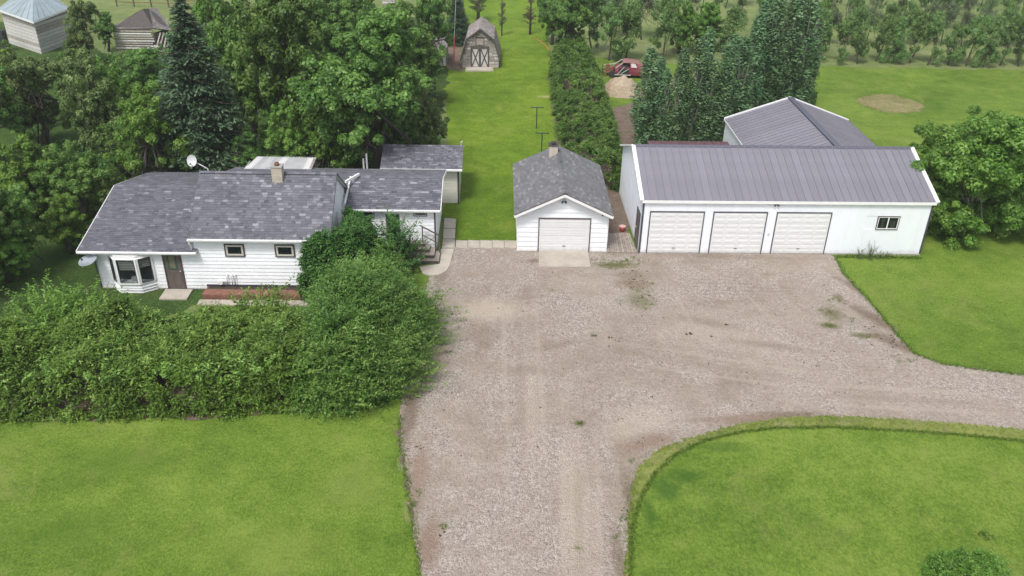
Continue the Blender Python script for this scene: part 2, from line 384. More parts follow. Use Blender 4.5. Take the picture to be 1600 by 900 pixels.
# gravel
m, t, b = new_mat('driveway_gravel')
p = pos(t)
vor = N(t, 'ShaderNodeTexVoronoi', Scale=26.0); t.links.new(p, vor.inputs['Vector'])
vcol = N(t, 'ShaderNodeSeparateColor'); t.links.new(vor.outputs['Color'], vcol.inputs[0])
vor2 = N(t, 'ShaderNodeTexVoronoi', Scale=11.0); t.links.new(p, vor2.inputs['Vector'])
vc2 = N(t, 'ShaderNodeSeparateColor'); t.links.new(vor2.outputs['Color'], vc2.inputs[0])
big = noise(t, p, 0.16, 5, 0.6, 0.5); med = noise(t, p, 1.1, 6, 0.7)
base = ramp(t, [(0.38, (0.265, 0.212, 0.168)), (0.52, (0.36, 0.298, 0.243)), (0.64, (0.44, 0.38, 0.325))], mth(t, 'ADD', mth(t, 'MULTIPLY', big, 0.6), mth(t, 'MULTIPLY', med, 0.42)))
st = ramp(t, [(0.0, (0.55, 0.53, 0.51)), (0.45, (0.93, 0.92, 0.91)), (0.8, (1.07, 1.07, 1.08)), (1.0, (1.36, 1.36, 1.37))], vcol.outputs[0])
st2 = ramp(t, [(0.0, (0.72, 0.70, 0.69)), (0.5, (1, 1, 1)), (1.0, (1.22, 1.22, 1.25))], vc2.outputs[0])
loose = ramp(t, [(0.42, (0.2, 0.2, 0.2)), (0.6, (0.9, 0.9, 0.9))], noise(t, p, 0.33, 5, 0.65, 0.8))
base = mixc(t, loose, base, (0.43, 0.378, 0.338)); c = mixc(t, loose, base, st, 'MULTIPLY'); c = mixc(t, mth(t, 'MULTIPLY', loose, 0.8), c, st2, 'MULTIPLY')
hf_ = noise(t, p, 7.0, 6, 0.8)
c = mixc(t, 0.6, c, ramp(t, [(0.3, (0.50, 0.48, 0.46)), (0.5, (0.96, 0.96, 0.96)), (0.7, (1.28, 1.28, 1.28))], hf_), 'MULTIPLY')
soil = (0.19, 0.14, 0.105); redsoil = (0.27, 0.19, 0.145); moss = (0.115, 0.115, 0.028); dust = (0.50, 0.42, 0.345)
def gs(px, py, rx, ry, colr, amt, ang=0.0):
    global c
    q = U(px, py); c = mixc(t, spot(t, p, q.x, q.y, rx, ry, amt, ang), c, colr)
gs(760, 485, 2.6, 1.5, dust, 0.85); gs(900, 800, 0.7, 5.0, dust, 0.6); gs(830, 640, 0.6, 6.0, dust, 0.3); gs(1120, 520, 5, 2.0, dust, 0.35, -0.4); gs(1000, 660, 2.5, 1.2, dust, 0.5, 0.5)
gs(960, 415, 1.5, 0.45, moss, 0.85); gs(905, 400, 0.3, 0.3, moss, 0.7); gs(835, 408, 0.6, 0.35, soil, 0.7); gs(985, 430, 1.2, 0.7, soil, 0.55); gs(1000, 470, 0.9, 1.2, moss, 0.6); gs(990, 445, 1.2, 0.8, (0.17, 0.12, 0.06), 0.6)
gs(648, 575, 0.7, 2.2, soil, 0.8); gs(640, 650, 0.45, 2.6, soil, 0.85); gs(655, 740, 0.5, 2.6, redsoil, 0.7); gs(672, 850, 0.5, 1.6, redsoil, 0.9); gs(690, 560, 0.6, 2.0, redsoil, 0.5); gs(672, 500, 0.6, 2.0, soil, 0.7); gs(690, 430, 0.5, 1.6, soil, 0.5)
gs(1020, 690, 1.4, 0.6, redsoil, 0.8, 0.4); gs(1180, 655, 3.2, 0.45, redsoil, 0.85, 0.1); gs(985, 780, 0.3, 2.4, soil, 0.7, 0.05); gs(965, 870, 0.28, 2.0, soil, 0.6); gs(1240, 648, 2.0, 0.3, soil, 0.7); gs(980, 700, 0.8, 0.8, redsoil, 0.5)
gs(1370, 500, 0.5, 2.6, soil, 0.85, 0.55); gs(1395, 535, 0.6, 1.6, soil, 0.8, 0.7); gs(1335, 450, 0.35, 2.0, soil, 0.7, 0.45); gs(1300, 490, 0.7, 0.9, moss, 0.6); gs(1298, 510, 0.6, 0.35, moss, 0.9); gs(1350, 525, 0.8, 0.3, moss, 0.7); gs(1310, 465, 0.35, 0.5, moss, 0.6)
gs(870, 540, 2.0, 0.4, soil, 0.35, 0.4); gs(1110, 505, 2.4, 0.5, soil, 0.4, -0.3); gs(1200, 540, 2.6, 0.4, soil, 0.4, -0.2); gs(905, 662, 0.28, 0.2, moss, 0.9); gs(820, 580, 1.5, 0.5, soil, 0.3); gs(1150, 402, 6, 0.4, soil, 0.35)
for (px_, py_, rx_, ry_, an_) in ((790, 600, 0.16, 9.0, 0.04), (845, 600, 0.16, 9.0, 0.02), (880, 820, 0.17, 6.0, -0.03), (935, 820, 0.17, 6.0, -0.06), (1120, 560, 6.5, 0.16, -0.25), (1130, 590, 6.5, 0.16, -0.22), (1420, 610, 6.5, 0.2, -0.06), (1430, 640, 6.5, 0.2, -0.05), (1060, 470, 0.15, 3.6, 0.15), (1175, 470, 0.15, 3.6, 0.3)):
    gs(px_, py_, rx_, ry_, (0.47, 0.40, 0.335), 0.4, an_)
for (px_, py_, rx_, ry_, an_) in ((815, 620, 0.25, 7.0, 0.03), (905, 830, 0.25, 5.0, -0.04), (1125, 575, 6.0, 0.25, -0.24), (1425, 625, 6.0, 0.25, -0.05), (930, 560, 4.5, 1.0, 0.3), (1000, 500, 2.5, 1.4, 0.3)):
    gs(px_, py_, rx_, ry_, (0.27, 0.215, 0.175), 0.35, an_)
# raked wheel marks by the three doors
wv = N(t, 'ShaderNodeTexWave', Scale=0.9, Distortion=3.0, Detail=3.0); wv.wave_type = 'BANDS'; wv.bands_direction = 'Y'; t.links.new(p, wv.inputs['Vector'])
q = U(1150, 450)
c = mixc(t, mth(t, 'MULTIPLY', spot(t, p, q.x, q.y, 4.0, 1.6, 0.35), mth(t, 'MULTIPLY', wv.outputs['Fac'], 0.8)), c, (0.20, 0.16, 0.135))
t.links.new(c, b.inputs['Base Color']); b.inputs['Roughness'].default_value = 0.95; b.inputs['Specular IOR Level'].default_value = 0.2
bump(t, b, mth(t, 'ADD', mth(t, 'MULTIPLY', vor.outputs['Distance'], -1.2), mth(t, 'MULTIPLY', vor2.outputs['Distance'], -1.0)), 0.8, 0.05)
M['gravel'] = m
m, t, b = new_mat('bare_soil'); p = pos(t)
n1 = noise(t, p, 2.2, 6, 0.7); n2 = noise(t, p, 24, 3, 0.7)
t.links.new(ramp(t, [(0.35, (0.085, 0.062, 0.042)), (0.5, (0.155, 0.112, 0.085)), (0.66, (0.23, 0.185, 0.14)), (0.8, (0.15, 0.16, 0.05))], mth(t, 'ADD', mth(t, 'MULTIPLY', n1, 0.6), mth(t, 'MULTIPLY', n2, 0.4))), b.inputs['Base Color'])
b.inputs['Roughness'].default_value = 0.95; bump(t, b, n2, 0.6, 0.04); M['baresoil'] = m

gravel_px = [(700, 386), (807, 388), (830, 388), (947, 390), (1004, 390), (1290, 394), (1305, 402), (1318, 428), (1350, 462), (1378, 495), (1402, 524), (1428, 553), (1470, 569), (1530, 578), (1600, 587), (1900, 625), (2300, 660),
    (2300, 790), (1900, 712), (1600, 677), (1500, 667), (1400, 659), (1300, 654), (1220, 656), (1150, 667), (1080, 687), (1035, 703), (1003, 728), (988, 762), (982, 800), (979, 850), (975, 900), (965, 1050), (640, 1050),
    (656, 900), (650, 850), (643, 800), (636, 750), (627, 700), (624, 650), (630, 600), (640, 560), (655, 500), (668, 440), (690, 400)]
gp = up(gravel_px)
sheet('soil_margin', rough_outline([v for v in gp], 0.4, 0.0), 0.016, M['baresoil'], 0.15, 0.38, 7.0, nsc=0.9)
grav_o, grav_pts = sheet('gravel_driveway', gp, 0.022, M['gravel'], 0.12, 0.14, 9.0, nsc=2.2)
verge_px = [(1900, 706), (1600, 672), (1500, 662), (1400, 655), (1300, 650), (1220, 653), (1150, 664), (1080, 684), (1030, 702), (999, 728), (987, 762), (983, 800), (981, 850), (978, 900), (970, 1050),
    (2300, 1050)]
sheet('dry_verge', up(verge_px), 0.026, M['verge'], 0.05, 0.16, 11.0, nsc=9.0)
isl_px = [(1900, 728), (1600, 691), (1500, 681), (1400, 674), (1300, 669), (1220, 670), (1160, 676), (1100, 690), (1056, 711), (1024, 741), (1005, 772), (992, 807), (987, 852), (984, 900), (980, 1050), (2200, 1050)]
sheet('island_lawn', up(isl_px), 0.034, M['lawn'], 0.12, 0.13, 12.0, nsc=2.5)
sheet('dirt_track', up([(945, 172), (990, 160), (1010, 190), (1010, 240), (985, 290), (980, 370), (940, 372), (950, 300), (962, 250), (955, 210)]), 0.016, M['baresoil'], 0.2, 0.25, 14.0)
sheet('worn_circle', [Vector((c_circle.x + 2.4 * math.cos(a), c_circle.y + 2.4 * math.sin(a), 0)) for a in [i * PI / 12 for i in range(24)]], 0.010, M['wornturf'], 0.15, 0.5, 33.0, nsc=1.2)
sheet('barn_soil', up([(698, 60), (722, 62), (722, 112), (700, 108)]), 0.016, M['baresoil'], 0.2, 0.15, 15.0)

# sidewalk of concrete slabs
def slab_quad(name, pts, zt, mat, parent, z0=-0.05):
    mb = MB(); n = len(pts)
    i = len(mb.v); mb.v += [(p.x, p.y, z0) for p in pts] + [(p.x, p.y, zt) for p in pts]
    mb.f.append(tuple(range(i + n, i + 2 * n))); mb.t.append(0)
    for k in range(n):
        mb.f.append((i + k, i + (k + 1) % n, i + n + (k + 1) % n, i + n + k)); mb.t.append(0)
    me = mb.mesh(name, mat)
    if me.polygons[0].normal.z < 0: me.flip_normals()
    return link(name, me, parent)
sw = link('sidewalk', None, kind='structure')
def shrink(pts, g=0.015):
    c = sum(pts, Vector((0, 0, 0))) / len(pts)
    return [p + (c - p).normalized() * g * 1.4 for p in pts]
xs = [712, 731, 750, 769, 788, 807]
for i in range(5):
    slab_quad('slab', shrink(up([(xs[i], 388.5), (xs[i + 1], 389.5), (xs[i + 1], 377.5), (xs[i], 376.5)])), 0.07 + 0.006 * (i % 2), M['concrete'], sw)
for q in ([(693, 358), (712, 358), (713, 343), (694, 342)], [(692, 374), (711, 375), (712, 359), (693, 359)],
          [(690, 389), (711, 389), (711, 376), (692, 375)]):
    slab_quad('slab', shrink(up(q)), 0.075, M['concrete'], sw)
slab_quad('slab', shrink(up([(655, 418), (660, 429), (672, 432), (686, 431), (698, 425), (704, 415), (707, 400), (710, 390), (690, 390), (688, 414)])), 0.07, M['concrete'], sw)

# ------------------------------------------------------------------ building helpers
def lap_wall(parent, x0, x1, yf, z0, z1, holes=(), exp=0.15, mat=None, top=None, name='siding_board', axis='x', out=-1, joined=False, th=0.016):
    """lap siding boards on a wall along local x (or y) at plane yf; top(x) limits the height (gables)"""
    mat = mat or M['white']
    n = int(math.ceil((z1 - z0) / exp)); allmb = MB()
    for k in range(n):
        a, b2 = z0 + k * exp, min(z0 + (k + 1) * exp, z1)
        if b2 - a < 0.02: continue
        segs = [(x0, x1)]
        for (hx0, hx1, hz0, hz1) in holes:
            if hz0 < b2 - 0.01 and hz1 > a + 0.01:
                ns = []
                for s0, s1 in segs:
                    if hx1 <= s0 or hx0 >= s1: ns.append((s0, s1)); continue
                    if hx0 > s0: ns.append((s0, hx0))
                    if hx1 < s1: ns.append((hx1, s1))
                segs = ns
        for s0, s1 in segs:
            if s1 - s0 < 0.03: continue
            t0, t1, u0, u1 = s0, s1, s0, s1
            if top is not None:
                # clip ends of this course under the rake
                ok = [s0 + (s1 - s0) * i / 60 for i in range(61)]
                lo = [x for x in ok if top(x) >= a + 0.01]; hi = [x for x in ok if top(x) >= b2]
                if not lo: continue
                t0, t1 = lo[0], lo[-1]
                if hi: u0, u1 = hi[0], hi[-1]
                else: u0 = u1 = (t0 + t1) / 2; u0 -= 0.01; u1 += 0.01
            mb = MB()
            def P(x, o, z): return (x, yf + out * o, z) if axis == 'x' else (yf + out * o, x, z)
            mb.hexa([P(t0, th, a), P(t1, th, a), P(t1, 0, a), P(t0, 0, a), P(u0, 0.004, b2), P(u1, 0.004, b2), P(u1, 0, b2), P(u0, 0, b2)])
            if joined: 
                i = len(allmb.v); allmb.v += mb.v; allmb.f += [tuple(q + i for q in f) for f in mb.f]; allmb.t += mb.t
            else: part(name, mb, mat, parent)
    if joined:
        o = part('siding', allmb, mat, parent); o['kind'] = 'stuff'
def prism_x(x0, x1, prof):
    """solid from a (y,z) profile polygon extruded along x"""
    mb = MB(); n = len(prof)
    mb.v = [(x0, y, z) for y, z in prof] + [(x1, y, z) for y, z in prof]
    mb.f = [tuple(reversed(range(n))), tuple(range(n, 2 * n))] + [(i, (i + 1) % n, n + (i + 1) % n, n + i) for i in range(n)]
    mb.t = [0] * len(mb.f); return mb
def prism_y(y0, y1, prof):
    mb = MB(); n = len(prof)
    mb.v = [(x, y0, z) for x, z in prof] + [(x, y1, z) for x, z in prof]
    mb.f = [tuple(range(n)), tuple(reversed(range(n, 2 * n)))] + [(i, n + i, n + (i + 1) % n, (i + 1) % n) for i in range(n)]
    mb.t = [0] * len(mb.f); return mb
def shingle_slope(parent, A, B, C_, D, mat, exp=0.145, wmin=0.16, wmax=0.42, name='shingles', seed=1, hi=0.16, th=0.014):
    """A,B eave left/right, D,C_ ridge left/right (local). tabs as joined geometry"""
    r = random.Random(seed); A, B, C_, D = map(Vector, (A, B, C_, D))
    L1 = ((D - A).length + (C_ - B).length) / 2; n = max(2, int(round(L1 / exp)))
    nrm = (B - A).cross(D - A).normalized()
    if nrm.z < 0: nrm = -nrm
    mb = MB()
    for k in range(n):
        f0, f1 = k / n, (k + 1) / n
        l0, r0 = A.lerp(D, f0), B.lerp(C_, f0); l1, r1 = A.lerp(D, min(1, f1 + 0.1 / n)), B.lerp(C_, min(1, f1 + 0.1 / n))
        W = (r0 - l0).length
        x = -r.random() * 0.2
        while x < W:
            wd = r.uniform(wmin, wmax); a, b2 = max(0, x) / W, min(W, x + wd - 0.004) / W; x += wd
            if b2 <= a: continue
            tt = min(1, max(0.01, r.gauss(0.46, 0.10) + (0.28 if r.random() < hi else 0)))
            h = th * r.uniform(0.7, 1.3)
            p0, p1, p2, p3 = l0.lerp(r0, a), l0.lerp(r0, b2), l1.lerp(r1, b2), l1.lerp(r1, a)
            o = nrm * h; lo = nrm * 0.002
            i = len(mb.v); mb.v += [tuple(p0 + o), tuple(p1 + o), tuple(p2 + lo), tuple(p3 + lo), tuple(p0), tuple(p1)]
            mb.f += [(i, i + 1, i + 2, i + 3), (i + 4, i + 5, i + 1, i)]; mb.t += [tt, tt * 0.8]
    o = part(name, mb, mat, parent); o['kind'] = 'stuff'; return o
def ridge_caps(parent, a, b, mat, wd=0.3, seed=3):
    r = random.Random(seed); a, b = Vector(a), Vector(b); L1 = (b - a).length; n = int(L1 / 0.25); mb = MB(); d = (b - a) / L1; s = d.cross(Vector((0, 0, 1))).normalized()
    for k in range(n):
        p = a + d * (k * L1 / n); q = a + d * ((k + 1) * L1 / n + 0.01); tt = min(1, max(0.01, r.gauss(0.48, 0.13)))
        u0 = Vector((0, 0, 0.03)); dn = Vector((0, 0, -0.03))
        for sg in (-1, 1):
            mb.quad(p + u0, p + s * sg * wd / 2 + dn, q + s * sg * wd / 2 + dn - u0 * 0.3, q + u0 * 0.6, tt)
    part('ridge_cap', mb, mat, parent)['kind'] = 'stuff'
def window(parent, cx, cz, wd, ht, y, outer=M['brown'], inner=M['trim'], divide=False, back=None, fw=0.05, iw=0.07, name='window', xdir=True):
    """a window on the wall plane y (facing -y)"""
    def fr(mb, x0, x1, z0, z1, tt, ya, yb):
        mb.box(x0, x1, ya, yb, z1 - tt, z1); mb.box(x0, x1, ya, yb, z0, z0 + tt)
        mb.box(x0, x0 + tt, ya, yb, z0 + tt, z1 - tt); mb.box(x1 - tt, x1, ya, yb, z0 + tt, z1 - tt)
    x0, x1, z0, z1 = cx - wd / 2, cx + wd / 2, cz - ht / 2, cz + ht / 2
    mb = MB(); fr(mb, x0, x1, z0, z1, fw, y - 0.055, y)
    wn = part(name, mb, outer, parent)
    mb = MB(); fr(mb, x0 + fw, x1 - fw, z0 + fw, z1 - fw, iw, y - 0.045, y)
    part('frame', mb, inner, wn)
    g0, g1 = fw + iw, fw + iw
    if divide:
        mb = MB(); mb.box(cx - 0.03, cx + 0.03, y - 0.04, y, z0 + g0, z1 - g0); part('mullion', mb, inner, wn)
    mb = MB(); mb.box(x0 + g0, x1 - g0, y - 0.006, y - 0.001, z0 + g0, z1 - g0); part('backing', mb, back or M['interior'], wn)
    mb = MB()
    if divide:
        mb.box(x0 + g0, cx - 0.03, y - 0.03, y - 0.025, z0 + g0, z1 - g0); part('pane', mb, M['glass'], wn)
        mb = MB(); mb.box(cx + 0.03, x1 - g0, y - 0.03, y - 0.025, z0 + g0, z1 - g0); part('pane', mb, M['glass'], wn)
    else:
        mb.box(x0 + g0, x1 - g0, y - 0.03, y - 0.025, z0 + g0, z1 - g0); part('pane', mb, M['glass'], wn)
    return wn
def sectional_door(parent, x0, x1, z1, y, rows=4, cols=4, dark=M['darktrim'], label=None, emboss=True):
    """overhead garage door facing -y: frame trim, sections with pressed panels"""
    mb = MB(); tw = 0.042
    mb.box(x0 - tw, x0, y - 0.05, y, 0.0, z1 + tw); mb.box(x1, x1 + tw, y - 0.05, y, 0.0, z1 + tw); mb.box(x0, x1, y - 0.05, y, z1, z1 + tw)
    d = part('garage_door', mb, dark, parent)
    if label: d['label'] = label
    h = z1 / rows
    for r in range(rows):
        mb = MB(); a, b2 = r * h + 0.006 + (0.02 if r == 0 else 0), (r + 1) * h - 0.006
        mb.box(x0 + 0.005, x1 - 0.005, y - 0.03, y + 0.01, a, b2)
        if emboss:
            cw = (x1 - x0) / cols
            for c in range(cols):
                for s in (0, 1):
                    xa, xb = x0 + c * cw + 0.07, x0 + (c + 1) * cw - 0.07; za = a + 0.06 + s * (h - 0.05) / 2; zb = za + (h - 0.05) / 2 - 0.1
                    mb.hexa([(xa, y - 0.03, za), (xb, y - 0.03, za), (xb - 0.03, y - 0.040, za + 0.03), (xa + 0.03, y - 0.040, za + 0.03),
                             (xa, y - 0.03, zb), (xb, y - 0.03, zb), (xb - 0.03, y - 0.040, zb - 0.03), (xa + 0.03, y - 0.040, zb - 0.03)])
        else:
            for s in (1, 2): mb.box(x0 + 0.03, x1 - 0.03, y - 0.038, y - 0.03, a + s * h / 3 - 0.012, a + s * h / 3 + 0.012)
        part('door_section', mb, M['door'], d)
    mb = MB(); mb.box(x0 + 0.005, x1 - 0.005, y - 0.035, y, 0.0, 0.024); part('bottom_seal', mb, M['found'], d)
    mb = MB(); mb.box((x0 + x1) / 2 - 0.08, (x0 + x1) / 2 + 0.08, y - 0.06, y - 0.045, 0.35, 0.38); part('handle', mb, M['darktrim'], d)
    return d
def lamp(parent, x, y, z):
    mb = MB(); mb.box(x - 0.06, x + 0.06, y - 0.03, y, z - 0.06, z + 0.06)
    o = part('wall_lamp', mb, M['dish'], parent)
    mb = MB(); mb.tube([(x - 0.05, y - 0.03, z), (x - 0.10, y - 0.13, z - 0.06)], [0.04, 0.055], 8); mb.tube([(x + 0.05, y - 0.03, z), (x + 0.10, y - 0.13, z - 0.06)], [0.04, 0.055], 8)
    part('lamp_head', mb, M['darktrim'], o, True)

# ------------------------------------------------------------------ single garage
G = thing('single_garage', 'small white single garage with light grey shingled gable roof and one overhead door', 'garage', (0.216, 41.01, 0), math.radians(1.16))
gw, gd, gh, gr, goh, gos = 4.76, 6.29, 2.384, 3.516, 0.40, 0.18
sl_ = (gr - gh) / (gw / 2)
part('wall', prism_y(0.02, gd, [(0.02, 0), (gw - 0.02, 0), (gw - 0.02, gh - 0.02), (gw / 2, gr - 0.04), (0.02, gh - 0.02)]), M['white'], G)
lap_wall(G, 0.0, gw, 0.02, 0.04, gr - 0.06, [(1.09, 3.86, 0, 1.98)], 0.28, top=lambda x: gr - 0.06 - abs(x - gw / 2) * sl_, th=0.045)
for sx in (0.02, gw - 0.02):
    lap_wall(G, 0.05, gd, sx, 0.04, gh - 0.06, (), 0.28, axis='y', out=-1 if sx < 1 else 1, joined=True, th=0.03)
mb = MB(); mb.box(-0.015, 0.06, -0.02, 0.0195, 0.0, gh - 0.06); part('corner_trim', mb, M['trim'], G)
mb = MB(); mb.box(gw - 0.06, gw + 0.015, -0.02, 0.0195, 0.0, gh - 0.06); part('corner_trim', mb, M['trim'], G)
sectional_door(G, 1.15, 3.80, 1.92, -0.01, 4, 4, M['brown'], 'plain white overhead door in brown trim', emboss=False)
# roof slabs
for sg in (-1, 1):
    e = gw / 2 + sg * (gw / 2 + gos); ze = gh - sl_ * gos
    prof = [(gw / 2, gr - 0.01), (e, ze - 0.01), (e, ze - 0.05), (gw / 2, gr - 0.05)]
    if sg > 0: prof = prof[::-1]
    rd = part('roof', prism_y(-goh, gd + goh, prof), M['shingle2'], G)
    f, k = -goh, gd + goh
    A, B = ((e, k, ze), (e, f, ze)) if sg < 0 else ((e, f, ze), (e, k, ze))
    C_, D = ((gw / 2, f, gr), (gw / 2, k, gr)) if sg < 0 else ((gw / 2, k, gr), (gw / 2, f, gr))
    shingle_slope(rd, A, B, C_, D, M['shingle2'], 0.145, 0.16, 0.36, seed=11 + sg, hi=0.1)
    mb = MB(); mb.bar((gw / 2 - sg * 0.0, -goh - 0.015, gr - 0.10), (e, -goh - 0.015, ze - 0.10), 0.03, 0.15, (0, 0, 1)); part('fascia', mb, M['trim'], G)
    mb = MB(); mb.bar((gw / 2, -goh - 0.02, gr - 0.005), (e, -goh - 0.02, ze - 0.005), 0.045, 0.03); part('drip_edge', mb, M['brown'], G)
    mb = MB(); mb.box(min(e, e - sg * 0.03), max(e, e - sg * 0.03), -goh, gd + goh, ze - 0.16, ze - 0.052); part('fascia', mb, M['trim'], G)
    mb = MB(); i = 0
    mb.hexa([(min(e - sg * 0.03, gw / 2 + sg * gw / 2), -goh, ze - 0.15), (max(e - sg * 0.03, gw / 2 + sg * gw / 2), -goh, ze - 0.15), (max(e - sg * 0.03, gw / 2 + sg * gw / 2), gd + goh, ze - 0.15), (min(e - sg * 0.03, gw / 2 + sg * gw / 2), gd + goh, ze - 0.15),
             (min(e - sg * 0.03, gw / 2 + sg * gw / 2), -goh, ze - 0.13), (max(e - sg * 0.03, gw / 2 + sg * gw / 2), -goh, ze - 0.13), (max(e - sg * 0.03, gw / 2 + sg * gw / 2), gd + goh, ze - 0.13), (min(e - sg * 0.03, gw / 2 + sg * gw / 2), gd + goh, ze - 0.13)])
    part('soffit', mb, M['trim'], G)
ridge_caps(G, (gw / 2, -goh, gr + 0.01), (gw / 2, gd + goh, gr + 0.01), M['shingle2'])
cx, cy = gw / 2 - 0.30, gd - 0.75
mb = MB(); mb.box(cx - 0.24, cx + 0.24, cy - 0.24, cy + 0.24, gr - 0.5, gr + 0.42)
ch = part('chimney', mb, M['stonecap'], G)
mb = MB(); mb.box(cx - 0.28, cx + 0.28, cy - 0.28, cy + 0.28, gr + 0.42, gr + 0.47); part('chimney_crown', mb, M['soot'], ch)
mb = MB(); mb.tube([(cx, cy, gr + 0.47), (cx, cy, gr + 0.62)], 0.13, 10); part('flue', mb, M['soot'], ch, True)
mb = MB(); mb.bar((gw / 2, cy - 0.2, gr + 0.05), (gw / 2 + 0.02, cy - 1.6, gr + 0.04), 0.10, 0.08); part('ridge_flashing', mb, M['mauvecap'], G)
lamp(G, gw / 2, -0.02, 2.95)
lamp(G, gw - 0.25, -0.01, 2.25)
# apron
s_ = link('concrete_apron', None, kind='structure')
slab_quad('slab', up([(842, 418), (923, 418), (918, 393), (842, 393)]), 0.05, M['concrete'], s_)
# ------------------------------------------------------------------ shop with three doors
P_ = thing('workshop', 'long white three door workshop with violet grey standing seam metal roof', 'workshop', (6.706, 41.02, 0), math.radians(1.77))
pw, pd, ph, pr = 15.13, 7.86, 3.18, 4.62
part('foundation', MB().box(-0.02, pw + 0.02, -0.02, pd + 0.02, -0.1, 0.09), M['found'], P_)
part('wall', prism_x(0.0, pw, [(0.03, 0.0), (pd, 0.0), (pd, ph - 0.03), (pd / 2, pr - 0.06), (0.03, ph - 0.05)][::-1]), M['white_metal'], P_)
doors = [(0.42, 3.19), (3.74, 6.49), (7.06, 9.88)]
DT = 2.42
def clad(parent, x0, x1, z0, z1, y=0.03, th=0.02, name='wall_panel'):
    mb = MB(); mb.box(x0 + 0.002, x1 - 0.002, y - th, y, z0, z1)
    n = max(1, int(round((x1 - x0) / 0.3)))
    for k in range(n + 1):
        xx = min(max(x0 + 0.02, x0 + (x1 - x0) * k / n), x1 - 0.02)
        mb.box(xx - 0.012, xx + 0.012, y - th - 0.006, y - th, z0, z1)
    part(name, mb, M['white_metal'], parent)
edges = [0.0, 0.36]
clad(P_, 0.06, 0.36, 0.09, ph - 0.12)
clad(P_, 3.25, 3.68, 0.09, ph - 0.12); clad(P_, 6.55, 7.00, 0.09, ph - 0.12)
for a, b2 in doors:
    for k in range(3):
        clad(P_, a - 0.06 + (b2 - a + 0.12) * k / 3, a - 0.06 + (b2 - a + 0.12) * (k + 1) / 3, DT + 0.06, ph - 0.12)
wx0, wx1, wz0, wz1 = 12.38, 13.55, 1.52, 2.28
k0 = 9.94
while k0 < pw - 0.1:
    k1 = min(k0 + 0.93, pw - 0.06)
    if k1 < wx0 or k0 > wx1: clad(P_, k0, k1, 0.09, ph - 0.12)
    else: clad(P_, k0, k1, 0.09, wz0 - 0.003); clad(P_, k0, k1, wz1 + 0.003, ph - 0.12)
    k0 = k1
for (a, b2), lb in zip(doors, ('white sectional door nearest the small garage', 'middle white sectional door', 'white sectional door nearest the window')):
    sectional_door(P_, a, b2, DT, 0.02, 4, 4, M['darktrim'], lb)
wn = window(P_, (wx0 + wx1) / 2, (wz0 + wz1) / 2, wx1 - wx0, wz1 - wz0, 0.012, M['oldwood_dark'], M['trim'], True, M['interior'], 0.035, 0.04)
for (xa, xb, za, zb) in ((12.62, 12.80, 1.6, 2.15), (13.12, 13.38, 1.6, 2.0)):
    part('curtain', MB().box(xa, xb, -0.004, 0.004, za, zb), M['tanblind'], wn)
mb = MB(); mb.box(-0.03, 0.055, -0.02, 0.03, 0.0, ph - 0.12); mb.box(-0.03, 0.0, 0.03, 0.07, 0.0, ph - 0.12); part('corner_trim', mb, M['darktrim'], P_)
mb = MB(); mb.box(pw - 0.055, pw + 0.03, -0.02, 0.03, 0.09, ph - 0.12); mb.box(pw, pw + 0.03, 0.03, 0.1, 0.09, ph - 0.12); part('corner_trim', mb, M['darktrim'], P_)
# left side wall cladding and door
for k in range(8):
    a = 0.10 + k * (pd - 0.1) / 8; b2 = a + (pd - 0.1) / 8
    mb = MB(); zt = lambda y: ph - 0.08 + (pr - ph) * (1 - abs(y - pd / 2) / (pd / 2))
    if a < 1.3:
        z0a = 2.12
    else: z0a = 0.09
    mb.hexa([(-0.02, a + 0.002, z0a), (0.0, a + 0.002, z0a), (0.0, b2 - 0.002, z0a), (-0.02, b2 - 0.002, z0a), (-0.02, a + 0.002, zt(a)), (0.0, a + 0.002, zt(a)), (0.0, b2 - 0.002, zt(b2)), (-0.02, b2 - 0.002, zt(b2))])
    for q in range(3):
        yy = a + 0.02 + q * (b2 - a - 0.04) / 2; mb.box(-0.03, -0.02, yy - 0.012, yy + 0.012, z0a, zt(yy) - 0.02)
    part('wall_panel', mb, M['white_metal'], P_)
clm = MB(); clm.box(-0.015, 0.0, 0.10, 0.42, 0.09, 2.12); part('wall_panel', clm, M['white_metal'], P_)
clm = MB(); clm.box(-0.015, 0.0, 1.42, 2.04, 0.09, 2.12); part('wall_panel', clm, M['white_metal'], P_)
sd = part('side_door', MB().box(-0.04, -0.001, 0.5, 1.35, 0.10, 2.05), M['brown_door'], P_)
mb = MB(); mb.box(-0.055, -0.001, 0.43, 0.5, 0.09, 2.12); mb.box(-0.055, -0.001, 1.35, 1.42, 0.09, 2.12); mb.box(-0.055, -0.001, 0.5, 1.35, 2.05, 2.12); part('frame', mb, M['darktrim'], sd)
part('handle', MB().tube([(-0.04, 1.25, 1.0), (-0.09, 1.25, 1.0)], 0.03, 8), M['galv'], sd)
part('gable_trim', MB().bar((-0.035, 0.1, ph - 0.32), (-0.035, pd / 2, pr - 0.35), 0.02, 0.05), M['trim'], P_)
